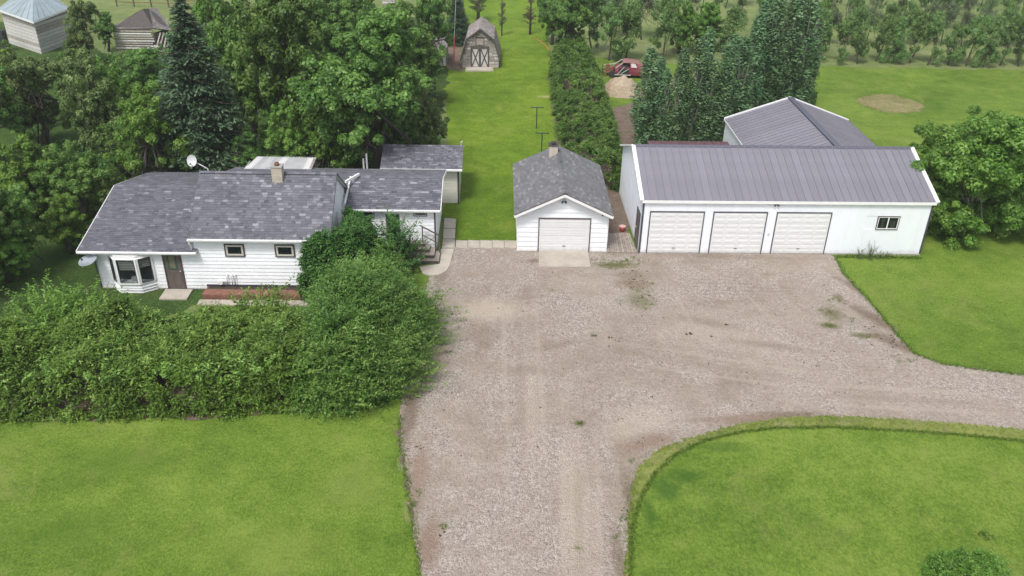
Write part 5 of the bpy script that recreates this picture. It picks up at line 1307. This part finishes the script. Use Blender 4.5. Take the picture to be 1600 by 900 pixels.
# columnar poplars
def poplar_proto(seed):
    global rng
    rng = np.random.default_rng(seed); k = 100
    z = rng.uniform(0.06, 0.97, k); env = 0.36 * np.minimum(1, (z / 0.18) ** 0.6) * np.minimum(1, ((1 - z) / 0.45) ** 0.7)
    th = rng.uniform(0, 2 * PI, k); rr = env * rng.uniform(0.35, 1.0, k)
    cen = np.stack([rr * np.cos(th), rr * np.sin(th), z], 1); rad = np.stack([np.full(k, .115), np.full(k, .115), np.full(k, .055)], 1) * rng.uniform(.7, 1.3, k)[:, None]
    cr = clump_leaves(cen, rad, 85, 1.0, np.clip(rng.normal(.42, .13, k), .1, .8), upb=0.1)
    # leaf size is set in world-proportional way: crown scale differs in xy and z
    n = k * 85
    V = cr[0].reshape(n, 4, 3); c0 = V.mean(1, keepdims=True); dlt = (V - c0); dlt *= np.array([0.085, 0.085, 0.0125]); V = (c0 + dlt).reshape(-1, 3)
    mb = MB().tube([(0, 0, 0), (0.02, 0, 0.4), (0, 0, 0.95)], [0.09, 0.06, 0.01], 8)
    for i in range(24):
        s = rng.uniform(0.05, 0.7); a = rng.uniform(0, 2 * PI); e = 0.3 * rng.uniform(.5, 1)
        mb.tube([(0, 0, s), (e * math.cos(a) * .7, e * math.sin(a) * .7, s + 0.08), (e * math.cos(a), e * math.sin(a), s + 0.2)], [0.035, 0.025, 0.01], 5, cap=False)
    return fast_mesh('crown', V, cr[1], cr[2], L['poplar']), mb.mesh('trunk', M['poplarbark'], True)
pops = [poplar_proto(300 + i) for i in range(4)]
POP = [(1003, 232, 78, 20), (1030, 236, 112, 15), (1052, 240, 84, 17), (1075, 238, 62, 18), (1098, 240, 96, 17), (1118, 240, 70, 18), (1022, 215, 95, 14), (1143, 228, 58, 20),
       (1090, 205, 48, 16), (1130, 205, 60, 18), (1160, 210, 30, 20), (1185, 200, -8, 22), (1212, 195, -18, 22), (1236, 190, -2, 22), (1172, 182, 5, 20), (1222, 176, -25, 20), (1252, 178, 30, 15)]
nm_ = ['first', 'second', 'third', 'fourth', 'fifth', 'sixth', 'seventh', 'eighth', 'ninth', 'tenth', 'eleventh', 'twelfth', 'thirteenth', 'fourteenth', 'fifteenth', 'sixteenth', 'seventeenth', 'eighteenth', 'nineteenth', 'twentieth']
order = sorted(range(len(POP)), key=lambda i: POP[i][0])
for i, (bx, by, ty, hw) in enumerate(POP):
    q, h, rd = at_px(bx, by, ty, hw)
    plant_tree('columnar_poplar', '%s columnar poplar, counted along the row from the dirt track end' % nm_[order.index(i)], q, h, rd * 1.15, pops[i % 4], group='columnar poplars behind the workshops')
q, h, rd = at_px(1268, 172, 142, 9)
plant_tree('young_shrub', 'small dark sapling at the right foot of the tallest poplars', q, h, rd, farp[0], cat='shrub')

# trees right of the workshop
for (bx, by, ty, hw, lb) in ((1462, 360, 196, 74, 'rounded green tree nearest the right end wall of the workshop'), (1504, 366, 158, 98, 'largest rounded tree right of the workshop'),
                             (1556, 362, 188, 84, 'rounded tree with pale forked trunk at the right, beside the largest'), (1640, 330, 185, 56, 'tree cut off by the right picture edge'), (1500, 330, 172, 60, 'tree hidden at the back of the rounded group right of the workshop')):
    q, h, rd = at_px(bx, by, ty, hw)
    plant_tree('fruit_tree', lb, q, h, rd, big_r, group='rounded trees right of the workshop')

# shelterbelt rows
ROW = [(1280, 97, 12), (1309, 99, 22), (1339, 100, 2), (1368, 96, 18), (1395, 99, 20), (1421, 98, 14), (1449, 102, 16), (1481, 102, 30), (1509, 104, 18), (1536, 105, 16), (1562, 103, 14), (1591, 104, 20), (1622, 107, 20), (1650, 108, 15)]
for i, (bx, by, ty) in enumerate(ROW):
    q, h, rd = at_px(bx, by, ty, 21)
    plant_tree('young_tree', '%s young tree from the poplars in the near shelterbelt row' % nm_[i], q, h, rd, farp[i % 5], group='near shelterbelt row of young trees', lean=(0, 0.10))
ROW2 = [(x, 70 + (x - 1250) * 0.01) for x in (1262, 1296, 1330, 1352, 1384, 1412, 1446, 1470, 1502, 1530, 1560, 1588, 1616)]
for i, (bx, by) in enumerate(ROW2):
    q, h, rd = at_px(bx, by, -6 + random.uniform(-6, 6), 17)
    plant_tree('young_tree', '%s grey green tree of the second shelterbelt row' % nm_[i], q, h, rd, (greyp + farp)[i % 7 if i % 3 else i % 2], group='second shelterbelt row')
for i in range(16):
    q, h, rd = at_px(1075 + i * 36 + random.uniform(-6, 6), 40 + random.uniform(-4, 4), -35, 15)
    plant_tree('young_tree', '%s tree of the farthest row, cut by the top edge' % nm_[i], q, h, rd, (greyp + farp)[(i * 3) % 7], group='farthest shelterbelt row')
for i in range(14):
    q, h, rd = at_px(1090 + i * 40 + random.uniform(-8, 8), 12 + random.uniform(-4, 4), -60, 14)
    plant_tree('young_tree', '%s tree of the row at the very top edge' % nm_[i], q, h, rd, (greyp + farp)[(i * 2) % 7], group='shelterbelt row at the top edge')
TC = [(885, 92, -32, 44, wood[0], 'big dark tree standing at the far end of the long hedge'), (862, 70, -45, 30, wood[2], 'dark tree at the top edge left of the hedge end'), (925, 84, -25, 27, farp[0], 'first slim tree behind the car wreck'),
      (951, 95, 2, 25, farp[1], 'slim tree with bent trunk directly behind the car wreck'), (977, 96, -12, 30, farp[2], 'slim tree right of the bent one behind the wreck'), (1035, 94, -14, 26, farp[3], 'tree beyond the straw heap between two poplars'),
      (1062, 84, -8, 30, bright[0], 'bright tree right of the straw heap, behind the poplars'), (1100, 78, -6, 36, bright[1], 'bright broad tree behind the middle poplars'), (1140, 86, 8, 26, farp[4], 'tree behind the taller poplars'),
      (1002, 62, -40, 26, greyp[0], 'grey green tree of the back row behind the wreck'), (1045, 55, -40, 24, farp[1], 'thin tree at the top edge above the straw heap'), (960, 58, -45, 24, greyp[1], 'grey tree at the top edge behind the slim ones'), (1275, 80, -8, 24, bright[0], 'bright tree touching the tallest poplar on its right'), (916, 40, -60, 24, farp[0], 'tree at the top edge above the hedge end')]
for (bx, by, ty, hw, pm, lb) in TC:
    q, h, rd = at_px(bx, by, ty, hw); plant_tree('shelterbelt_tree', lb, q, h, rd, pm)

# bare young conifers on the back lawn
def bare_proto(seed, mat, leafn):
    global rng
    rng = np.random.default_rng(seed); mb = MB().tube([(0, 0, 0), (0.01, 0, 0.5), (0, 0, 1.0)], [0.05, 0.035, 0.006], 7)
    P = []
    for i in range(46):
        s = rng.uniform(0.15, 0.95); a = rng.uniform(0, 2 * PI); l = 0.42 * (1.05 - s) ** 0.7 * rng.uniform(.6, 1)
        e = np.array([math.cos(a) * l, math.sin(a) * l, s + 0.06])
        mb.tube([(0, 0, s), tuple(e * [.5, .5, 1]), tuple(e)], [0.012, 0.008, 0.003], 4, cap=False)
        for j in range(leafn): P.append(np.array([0, 0, s]) * (1 - (u := rng.uniform(.3, 1))) + e * u + rng.normal(0, .012, 3))
    P = np.array(P); n = len(P); V, Q = leaf_quads(P, unit(n), rng.uniform(.02, .045, n), 0.4)
    return fast_mesh('crown', V, Q, np.clip(rng.normal(.5, .2, n), 0, 1), mat), mb.mesh('trunk', M['bark'], True)
bp = bare_proto(400, L['reddish'], 14); bp2 = bare_proto(401, L['grey'], 22); bp3 = bare_proto(402, L['olive'], 60)
for (bx, by, ty, hw, pm, lb) in ((828, 54, -35, 17, bp, 'nearly bare reddish young conifer on the back lawn'), (784, 56, -30, 11, bp2, 'thin grey young conifer right of the barn'), (747, 34, -40, 24, bp3, 'olive young pine above the barn roof')):
    q, h, rd = at_px(bx, by, ty, hw); plant_tree('young_conifer', lb, q, h, rd, pm)

# ------------------------------------------------------------------ hedges made of shoots
def shoots(roots, dirs, lens, nleaf, lsize, tint0, asp=0.42, spread=0.5):
    """each shoot carries leaflets along its length"""
    n = len(roots); u = np.linspace(0.12, 1.0, nleaf)[None, :, None]
    D = dirs / np.linalg.norm(dirs, axis=1)[:, None]
    droop = np.array([0, 0, -0.25])
    P = roots[:, None, :] + D[:, None, :] * lens[:, None, None] * u + droop * (lens[:, None, None] * u ** 2)
    sd = unit(n)[:, None, :] * 1.0; sgn = np.where(np.arange(nleaf) % 2 == 0, 1, -1)[None, :, None]
    off = np.cross(np.repeat(D[:, None, :], nleaf, 1), np.repeat(sd, nleaf, 1)) * sgn
    off += rng.normal(0, 0.35, off.shape)
    al = off * 1.0 + D[:, None, :] * 0.8
    ls = lsize * rng.uniform(.7, 1.3, (n, nleaf)) * (1.15 - 0.45 * u[:, :, 0])
    C0 = P + off * ls[:, :, None] * 0.45
    Nr = np.array([0, 0, 1.0]) + rng.normal(0, 0.45, C0.shape)
    T = np.clip(tint0[:, None] + 0.22 * u[:, :, 0] - 0.1 + rng.normal(0, .10, (n, nleaf)), 0, 1)
    V, Q = leaf_quads(C0.reshape(-1, 3), Nr.reshape(-1, 3), ls.reshape(-1), asp, al.reshape(-1, 3), fold=0.06)
    return V, Q, T.reshape(-1)
def hedge_field(hf, x0, x1, y0, y1, n, seed, nleaf=12, lsize=0.11, slen=(0.3, 0.75), per=14, tmean=0.45, upward=0.8, feather=0.0):
    """tufts of leafy shoots over a height field hf(x,y), denser on the steep flanks"""
    global rng
    rng = np.random.default_rng(seed)
    k = max(1, n // per)
    X = rng.uniform(x0, x1, k * 4); Y = rng.uniform(y0, y1, k * 4); Hh = hf(X, Y)
    e = 0.2; gx = (hf(X + e, Y) - hf(X - e, Y)) / (2 * e); gy = (hf(X, Y + e) - hf(X, Y - e)) / (2 * e)
    wgt = np.sqrt(1 + np.minimum(gx ** 2 + gy ** 2, 16)) * (Hh > 0.2); wgt = wgt / wgt.sum()
    idx = rng.choice(len(X), k, p=wgt); X, Y, Hh, gx, gy = X[idx], Y[idx], Hh[idx], gx[idx], gy[idx]
    st_ = np.minimum(np.sqrt(gx ** 2 + gy ** 2), 4)
    Z = np.maximum(Hh - rng.random(k) ** 1.3 * (0.3 + 0.3 * st_), 0.1)
    Nn = np.stack([-gx, -gy, np.ones(k)], 1); Nn /= np.linalg.norm(Nn, axis=1)[:, None]
    cd_ = Nn + np.array([0, 0, upward * 0.5]) + rng.normal(0, 0.35, (k, 3))
    size = rng.uniform(0.7, 1.35, k)
    tm = tmean + 0.10 * np.sin(X * 1.1 + 0.7 * np.sin(Y * 1.3 + seed)) * np.cos(Y * 0.9 + X * .3) + rng.normal(0, .16, k)
    Cc = np.stack([X, Y, Z], 1) - Nn * 0.15
    j = np.repeat(np.arange(k), per); m_ = len(j)
    D = cd_[j] * (0.6 + feather) + unit(m_) * 0.95 * (1 - feather * 0.5); D[:, 2] = np.where(D[:, 2] < -0.2, -D[:, 2], D[:, 2])
    lens = rng.uniform(*slen, m_) * size[j]
    roots = Cc[j] + rng.normal(0, 0.07, (m_, 3))
    return shoots(roots, D, lens, nleaf, lsize, tm[j] + rng.normal(0, .04, m_)), roots
def fbm(X, Y, sc, seed):
    """cheap smooth bumps"""
    r = np.random.default_rng(seed); out = np.zeros_like(X)
    for k in range(7):
        a, b2, c2, f = r.uniform(-1, 1), r.uniform(-1, 1), r.uniform(0, 6.28), sc * (1.35 ** k)
        out += np.sin((X * a + Y * b2) * f + c2 + 1.3 * np.sin(X * b2 * f * .6 + c2)) / (1.25 ** k)
    return out / 3.2
def inside_poly(X, Y, poly):
    c_ = np.zeros(X.shape, bool); n = len(poly); j = n - 1
    for i in range(n):
        xi, yi, xj, yj = poly[i].x, poly[i].y, poly[j].x, poly[j].y
        cnd = ((yi > Y) != (yj > Y)) & (X < (xj - xi) * (Y - yi) / (yj - yi + 1e-12) + xi); c_ ^= cnd; j = i
    return c_
def dist_poly(X, Y, poly):
    dm = np.full(X.shape, 1e9); n = len(poly)
    for i in range(n):
        a, b2 = poly[i], poly[(i + 1) % n]; vx, vy = b2.x - a.x, b2.y - a.y; L2 = vx * vx + vy * vy + 1e-12
        tt_ = np.clip(((X - a.x) * vx + (Y - a.y) * vy) / L2, 0, 1); dm = np.minimum(dm, np.hypot(X - a.x - vx * tt_, Y - a.y - vy * tt_))
    return np.where(inside_poly(X, Y, poly), dm, -dm)
# front hedge footprint on the ground
def hedge_from_poly(name, label, poly, height, shoulder, n, seed, mat, bumps=0.3, sc=0.9, nleaf=12, lsize=0.11, slen=(0.3, 0.75), tmean=0.45, upward=0.8, hfun=None, stems=60, cat='hedge', per=14, feather=0.0):
    poly = [Vector(p) for p in poly]
    def hf(X, Y):
        d_ = dist_poly(X, Y, poly); base = np.clip(d_ / shoulder, 0, 1) ** 0.5
        hh = height if hfun is None else hfun(X, Y)
        return np.where(d_ > 0, base * (hh + bumps * fbm(X, Y, sc, seed)), 0.0)
    x0, x1 = min(p.x for p in poly), max(p.x for p in poly); y0, y1 = min(p.y for p in poly), max(p.y for p in poly)
    (V, Q, T), roots = hedge_field(hf, x0, x1, y0, y1, n, seed, nleaf, lsize, slen, per, tmean, upward, feather)
    Hh = thing(name, label, cat)
    link('foliage', fast_mesh('foliage', V, Q, T, mat), Hh)
    # inner stems
    r_ = random.Random(seed); mb = MB(); k = 0
    while k < stems:
        x, y = r_.uniform(x0, x1), r_.uniform(y0, y1); h = float(hf(np.array([x]), np.array([y]))[0])
        if h < 0.6: k += 1; continue
        mb.tube([(x, y, 0), (x + r_.uniform(-.2, .2), y + r_.uniform(-.2, .2), h * .6), (x + r_.uniform(-.4, .4), y + r_.uniform(-.4, .4), h * 0.97)], [0.035, 0.022, 0.008], 5, cap=False); k += 1
    part('stems', mb, M['bark'], Hh, True, kind='stuff')
    return Hh, hf
FH = [U(-330, 660), U(-60, 658), U(120, 657), U(250, 652), U(330, 655), U(460, 643), U(520, 636), U(520, 560), U(480, 535), U(400, 528), U(300, 524), U(200, 525), U(130, 535), U(60, 552), U(-60, 570), U(-330, 575)]
hedge_from_poly('front_hedge', 'broad overgrown green hedge running in front of the farmhouse', FH, 1.95, 0.9, 24000, 501, L['hedge'], bumps=0.8, sc=1.5, nleaf=9, lsize=0.165, slen=(0.22, 0.66), upward=0.8, per=15)
rng = np.random.default_rng(516)
_hx = rng.uniform(-27, -7.5, 1500); _hy = rng.uniform(26.2, 31.5, 1500)
_fh = [Vector(p) for p in FH]; _ok = dist_poly(_hx, _hy, _fh) > 0.35; _hx, _hy = _hx[_ok][:620], _hy[_ok][:620]
_hx = _hx + 0.25 * np.sin(_hx * 5); _m = len(_hx)
_R = np.column_stack([_hx, _hy, np.clip(1.45 + 0.55 * fbm(_hx, _hy, 1.5, 501) + rng.normal(0, .15, _m), .5, 2.4)])
_D = np.column_stack([rng.normal(0, .45, _m), rng.normal(-.15, .4, _m), rng.uniform(.5, 1.1, _m)])
_V, _Q, _T = shoots(_R, _D, rng.uniform(.5, 1.15, _m), 16, .17, np.clip(rng.normal(.68, .14, _m), 0, 1))
link('long_shoots', fast_mesh('long_shoots', _V, _Q, _T, L['hedge']), bpy.data.objects['front_hedge'])
# tall shoots at the left back of the hedge
rng = np.random.default_rng(77)
def spire_bush(name, label, cx, cy, n, hh, spread, mat, lsize=0.13, cat='shrub', nl=22, tm=0.5, lean=0.35):
    roots = np.stack([rng.normal(cx, spread, n), rng.normal(cy, spread, n), rng.uniform(0.1, hh * .55, n)], 1)
    D = np.stack([rng.normal(0, lean, n) + (roots[:, 0] - cx) / max(spread, .1) * .18, rng.normal(0, lean, n) + (roots[:, 1] - cy) / max(spread, .1) * .18, np.ones(n)], 1)
    V, Q, T = shoots(roots, D, rng.uniform(.4, .62, n) * hh, nl, lsize, np.clip(rng.normal(tm, .1, n), 0, 1))
    o = thing(name, label, cat); link('foliage', fast_mesh('foliage', V, Q, T, mat), o)
    mb = MB()
    for i in range(min(n, 26)): mb.tube([(cx + rng.normal(0, .1), cy + rng.normal(0, .1), 0), tuple(roots[i]), tuple(roots[i] + D[i] * hh * .4)], [0.010 * hh, 0.007 * hh, 0.002 * hh], 5, cap=False)
    part('stems', mb, M['bark'] if hh > 1.5 else M['stalk'], o, True, kind='stuff')
    return o
q = U(95, 545); spire_bush('ash_sucker', 'tall pale shoots sticking up from the left part of the front hedge', q.x, q.y, 170, 3.3, 0.6, L['bright'], 0.19)
q = U(150, 540); spire_bush('ash_sucker', 'tallest leafy shoots of the hedge just left of the bay window', q.x, q.y, 150, 3.1, 0.5, L['bright'], 0.19)
q = U(15, 575); spire_bush('ash_sucker', 'leafy shoots at the extreme left end of the front hedge', q.x, q.y, 140, 2.9, 0.5, L['bright'], 0.19)
q = U(410, 520); spire_bush('ash_sucker', 'yellow green shoots in front of the red flower bed', q.x, q.y, 110, 2.4, 0.5, L['hedge'], 0.18)
# big caragana mass at the right end
CM = [U(470, 640), U(560, 640), U(606, 618), U(640, 570), U(662, 530), U(664, 500), U(640, 482), U(590, 470), U(540, 480), U(505, 500), U(480, 540), U(465, 580)]
hedge_from_poly('caragana_thicket', 'large feathery dark green thicket at the hedge end by the gravel', CM, 2.3, 1.5, 11500, 502, L['caragana'], bumps=1.4, sc=1.5, nleaf=11, lsize=0.165, slen=(0.35, 1.3), upward=0.5, cat='shrub', per=11, feather=0.55)
rng = np.random.default_rng(515)
_e = [U(x, y, z) for x, y, z in ((676, 500, .9), (682, 470, 1.0), (672, 540, .8), (664, 575, .6), (650, 600, .5), (680, 520, .5), (640, 480, 1.6), (600, 480, 2.5), (560, 500, 2.5), (620, 520, 2.0), (540, 540, 2.4), (590, 560, 2.0), (630, 560, 1.6), (560, 610, 1.0), (600, 600, 1.0), (500, 560, 2.2), (520, 600, 1.6))]
_n = 26; _R = np.repeat(np.array([tuple(v) for v in _e]), _n, 0) + rng.normal(0, .35, (len(_e) * _n, 3)) - np.array([.45, 0, .15])
_D = np.column_stack([rng.normal(.75, .4, len(_R)), rng.normal(-.05, .4, len(_R)), rng.normal(.65, .3, len(_R))])
_V, _Q, _T = shoots(_R, _D, rng.uniform(.7, 1.7, len(_R)), 20, .15, np.clip(rng.normal(.6, .14, len(_R)), 0, 1))
link('long_shoots', fast_mesh('long_shoots', _V, _Q, _T, L['caragana']), bpy.data.objects['caragana_thicket'])
LC = [U(468, 470), U(520, 478), U(572, 472), U(602, 452), U(600, 425), U(562, 404), U(532, 404), U(524, 450), U(474, 456)]
hedge_from_poly('lilac_bush', 'rounded dark lilac bush against the right end of the house front', LC, 3.35, 0.6, 11000, 503, L['lilac'], bumps=0.35, sc=1.8, nleaf=8, lsize=0.17, slen=(0.15, 0.36), upward=0.5, cat='shrub')
MD = [U(556, 485), U(620, 482), U(640, 474), U(638, 452), U(615, 440), U(575, 442)]
hedge_from_poly('porch_bush', 'lower green bush between the lilac and the porch steps', MD, 2.5, 0.9, 5600, 504, L['caragana'], bumps=0.4, sc=1.8, nleaf=10, lsize=0.13, slen=(0.25, 0.6), cat='shrub', feather=0.3)
q = U(618, 425)
spire_bush('sapling', 'dark slender sapling rising in front of the side door window', q.x, q.y + .2, 110, 3.7, 0.3, L['lilac'], 0.2, 'sapling', 22, 0.35, 0.5)
q = U(643, 420)
spire_bush('sapling', 'small dark sapling leaning over the porch steps', q.x, q.y, 40, 2.0, 0.2, L['lilac'], 0.16, 'sapling', 14, 0.3, 0.5)

# long dark hedge in the middle
LH = [U(916, 305), U(972, 298), U(976, 262), U(966, 225), U(956, 190), U(944, 150), U(930, 110), U(915, 92), U(862, 92), U(858, 120), U(862, 160), U(866, 200), U(876, 240), U(895, 280)]
hedge_from_poly('long_hedge', 'long trimmed dark green hedge running back from behind the small garage', LH, 2.3, 0.9, 17000, 505, L['caragana'], bumps=0.45, sc=1.9, nleaf=8, lsize=0.17, slen=(0.16, 0.42), tmean=0.5, upward=0.6, per=16)
# juniper on the island
JN = [U(1434, 905), U(1444, 876), U(1480, 864), U(1526, 868), U(1566, 885), U(1580, 915), U(1585, 960), U(1520, 990), U(1450, 960)]
hedge_from_poly('juniper', 'low spreading green juniper on the round lawn beside the driveway', JN, 0.7, 0.6, 5200, 506, L['bright'], bumps=0.16, sc=2.5, nleaf=9, lsize=0.085, slen=(0.12, 0.3), cat='shrub', stems=20)
q = U(1540, 842)
spire_bush('weed_sprig', 'single pale weed sprig beside the juniper on the round lawn', q.x, q.y, 16, 0.25, 0.12, L['tuft'], 0.09, 'weed', 8, .6)

# weeds at the workshop wall
rng = np.random.default_rng(88)
for (px, hh, n, lb) in ((1342, 0.75, 14, 'short grey thistle at the workshop wall, leftmost'), (1357, 1.1, 20, 'tallest grey thistle at the workshop wall'), (1371, 0.6, 10, 'small thistle right of the tallest one at the wall'), (1384, 0.5, 9, 'small rightmost thistle below the workshop window')):
    q = U(px, 404)
    spire_bush('thistle', lb, q.x, q.y - 0.1, n, hh, 0.08, L['grey'], 0.07, 'weed', 12, 0.25, 0.25)

# ------------------------------------------------------------------ ground cover: tufts along edges, pebbles
rng = np.random.default_rng(99)
def tufts(name, pts, per, size, mat, spread, zbase=0.02):
    P = np.array([(p[0], p[1]) for p in pts]); n = len(P) * per
    idx = np.repeat(np.arange(len(P)), per); C0 = np.column_stack([P[idx] + rng.normal(0, spread, (n, 2)), np.full(n, zbase)])
    D = np.column_stack([rng.normal(0, .45, (n, 2)), np.ones(n)]); sz = size * rng.uniform(.5, 1.4, n)
    Dn = D / np.linalg.norm(D, axis=1)[:, None]; C0 = C0 + Dn * sz[:, None] * .45
    Nr = unit(n); V, Q = leaf_quads(C0, Nr, sz, 0.28, Dn)
    o = link(name, fast_mesh(name, V, Q, np.clip(rng.normal(.5, .2, n), 0, 1), mat)); o['kind'] = 'stuff'; return o
def walk(pxs, step):
    out = []; P = up(pxs)
    for a, b2 in zip(P[:-1], P[1:]):
        k = max(1, int((b2 - a).length / step)); out += [tuple(a.lerp(b2, j / k))[:2] for j in range(k)]
    return out
edge = walk([(1305, 402), (1318, 428), (1350, 462), (1378, 495), (1402, 524), (1428, 553), (1470, 569), (1530, 578), (1600, 587), (1800, 612)], 0.07)
tufts('grass_edge', edge, 9, 0.11, L['tuft'], 0.07)
edge = walk([(656, 905), (650, 850), (643, 800), (636, 750), (627, 700), (624, 650)], 0.06)
tufts('grass_edge', edge, 9, 0.09, L['tuft'], 0.08)
edge = walk([(1700, 703), (1600, 691), (1500, 681), (1400, 674), (1300, 669), (1220, 670), (1160, 676), (1100, 690), (1056, 711), (1024, 741), (1005, 772), (992, 807), (987, 852), (984, 905)], 0.05)
tufts('grass_edge', edge, 10, 0.10, L['tuft'], 0.05, 0.04)
edge = walk([(1600, 678), (1500, 668), (1400, 660), (1300, 656), (1220, 658), (1150, 668), (1080, 690), (1035, 706), (1000, 732), (986, 770), (980, 830), (976, 900)], 0.12)
tufts('weed_fringe', edge, 26, 0.06, L['tuft'], 0.17, 0.02)
edge = walk([(0, 655), (250, 650), (460, 640), (600, 625), (622, 612)], 0.08)
tufts('long_grass', edge, 10, 0.22, L['tuft'], 0.16)
edge = walk([(1310, 402), (1440, 404)], 0.06); tufts('long_grass', edge, 8, 0.16, L['tuft'], 0.05)
edge = walk([(700, 340), (712, 344), (712, 376), (806, 378)], 0.07) + walk([(806, 378), (806, 300)], 0.15); tufts('grass_edge', edge, 8, 0.09, L['tuft'], 0.05)
def weedpatch(px, py, n, sp, size, mat):
    q = U(px, py); return [(q.x + rng.normal(0, sp), q.y + rng.normal(0, sp * .6)) for _ in range(n)], size, mat
allw = []
for (px, py, n, sp) in ((905, 662, 7, .10), (693, 824, 9, .08), (1298, 510, 16, .22), (1290, 488, 10, .25), (1320, 500, 8, .3), (1350, 525, 9, .3), (960, 412, 40, .5), (985, 408, 26, .35), (1000, 455, 8, .4), (1010, 480, 8, .3), (975, 475, 4, .2), (1020, 445, 4, .1), (925, 525, 4, .1), (868, 455, 3, .1), (985, 720, 4, .1), (972, 812, 5, .1), (965, 840, 4, .1), (905, 860, 3, .1), (650, 790, 7, .1), (655, 770, 5, .1), (1300, 470, 6, .3), (1415, 565, 10, .3)):
    allw += weedpatch(px, py, n, sp, 0, 0)[0]
tufts('gravel_weeds', allw, 8, 0.08, L['tuft'], 0.06, 0.025)
# loose stones over the gravel
n = 26000
X = rng.uniform(-6, 30, n * 3); Y = rng.uniform(15, 42, n * 3)
gpoly = [Vector((p.x, p.y)) for p in gp]
ok = (dist_poly(X, Y, gpoly) > -0.05); X, Y = X[ok][:n], Y[ok][:n]; n = len(X)
s = 0.008 + 0.016 * rng.random(n) ** 3
base = np.array([[1, 0, 0], [0, 1, 0], [-1, 0, 0], [0, -1, 0], [0, 0, 0.8]], float)
ang = rng.uniform(0, 6.28, n); ca, sa = np.cos(ang), np.sin(ang)
V = np.empty((n, 5, 3)); 
for i in range(5):
    bx_, by_ = base[i, 0] * (1 + rng.normal(0, .2, n)), base[i, 1] * (1 + rng.normal(0, .2, n))
    V[:, i, 0] = X + s * (bx_ * ca - by_ * sa); V[:, i, 1] = Y + s * (bx_ * sa + by_ * ca); V[:, i, 2] = 0.021 + s * base[i, 2]
Tq = np.array([[0, 1, 4], [1, 2, 4], [2, 3, 4], [3, 0, 4]]); Q = (np.arange(n)[:, None, None] * 5 + Tq[None]).reshape(-1, 3)
tn = np.repeat(np.clip(rng.normal(.5, .22, n), 0, 1), 4)
M['pebble'] = tint_mat('pebbles', [(0, (0.12, 0.10, 0.09)), (0.5, (0.33, 0.29, 0.27)), (1, (0.52, 0.49, 0.47))], 0.9, 0.1)
link('pebbles', fast_mesh('pebbles', V.reshape(-1, 3), Q, tn, M['pebble']))['kind'] = 'stuff'

# woodland undergrowth filling the gaps below the trees
UG = [U(-400, 470), U(0, 400), U(90, 330), U(230, 330), U(300, 292), U(560, 290), U(600, 255), U(680, 240), U(684, 130), U(560, 20), U(300, 60), U(100, 110), U(-300, 100)]
UGv = [Vector(p) for p in UG]
def hfu(X, Y):
    d_ = dist_poly(X, Y, UGv); return np.where(d_ > 0, np.clip(d_ / 1.5, 0, 1) * (0.9 + 0.6 * fbm(X, Y, .8, 9)), 0.0)
(V, Q, T), _r = hedge_field(hfu, min(p.x for p in UG), max(p.x for p in UG), min(p.y for p in UG), max(p.y for p in UG), 16000, 610, 7, 0.24, (0.3, 0.8), 12, 0.35, 0.8, 0.0)
link('undergrowth', fast_mesh('undergrowth', V, Q, T, L['wood']))['kind'] = 'stuff'

# thin summer haze
mb = MB().box(-140, 140, -12, 260, -1.0, CAM_H + 2)
m = bpy.data.materials.new('haze'); m.use_nodes = True; t = m.node_tree; t.nodes.remove(t.nodes['Principled BSDF'])
pv = N(t, 'ShaderNodeVolumePrincipled'); pv.inputs['Color'].default_value = (0.86, 0.90, 0.96, 1); pv.inputs['Density'].default_value = 0.0004; pv.inputs['Anisotropy'].default_value = 0.2
t.links.new(pv.outputs[0], t.nodes['Material Output'].inputs['Volume'])
link('haze', mb.mesh('haze', m))['kind'] = 'stuff'
S.cycles.volume_bounces = 1

for nm, poly in (('hedge_litter', FH), ('thicket_litter', CM), ('long_hedge_litter', LH)):
    cc_ = sum(poly, Vector((0, 0, 0))) / len(poly)
    sheet(nm, poly, 0.030, M['baresoil'], 0.2, 0.3, 21.0)

rng = np.random.default_rng(123)
def clods(name, centres, label=None):
    mb = MB()
    for (px, py, k, sp, sz) in centres:
        q = U(px, py)
        for _ in range(k):
            x, y, r_ = q.x + rng.normal(0, sp), q.y + rng.normal(0, sp * .7), sz * rng.uniform(.5, 1.3); z0 = 0.02
            a = rng.uniform(0, 3.1)
            P = [(x + r_ * math.cos(a + i * PI / 2) * rng.uniform(.7, 1.2), y + r_ * math.sin(a + i * PI / 2) * rng.uniform(.7, 1.2), z0) for i in range(4)]
            Tt = [(x + (p_[0] - x) * .5, y + (p_[1] - y) * .5, z0 + r_ * .5) for p_ in P]
            mb.hexa(P + Tt)
    o = part(name, mb, M['soil'], None); o['kind'] = 'stuff'; return o
_c = []
for _ in range(160):
    px, py = rng.uniform(690, 1400), rng.uniform(400, 720)
    _c.append((px, py, int(rng.integers(1, 4)), .08, .035))
_c += [(1010, 470, 14, .35, .05), (995, 440, 16, .4, .05), (985, 425, 10, .3, .05), (960, 530, 8, .25, .05), (930, 525, 3, .05, .07), (1078, 522, 4, .1, .07), (1110, 527, 3, .1, .06), (1135, 508, 2, .04, .08), (1000, 650, 3, .1, .05), (905, 660, 5, .08, .04), (1380, 510, 14, .4, .05), (1400, 535, 14, .35, .05), (650, 700, 12, .2, .04), (648, 620, 16, .25, .04), (975, 800, 10, .15, .04), (692, 835, 3, .1, .05), (850, 395, 6, .2, .04)]
_gp = [Vector((p.x, p.y)) for p in gp]
_c = [q_ for q_ in _c if dist_poly(np.array([U(q_[0], q_[1]).x]), np.array([U(q_[0], q_[1]).y]), _gp)[0] > 0.1]
clods('dirt_clods', _c)
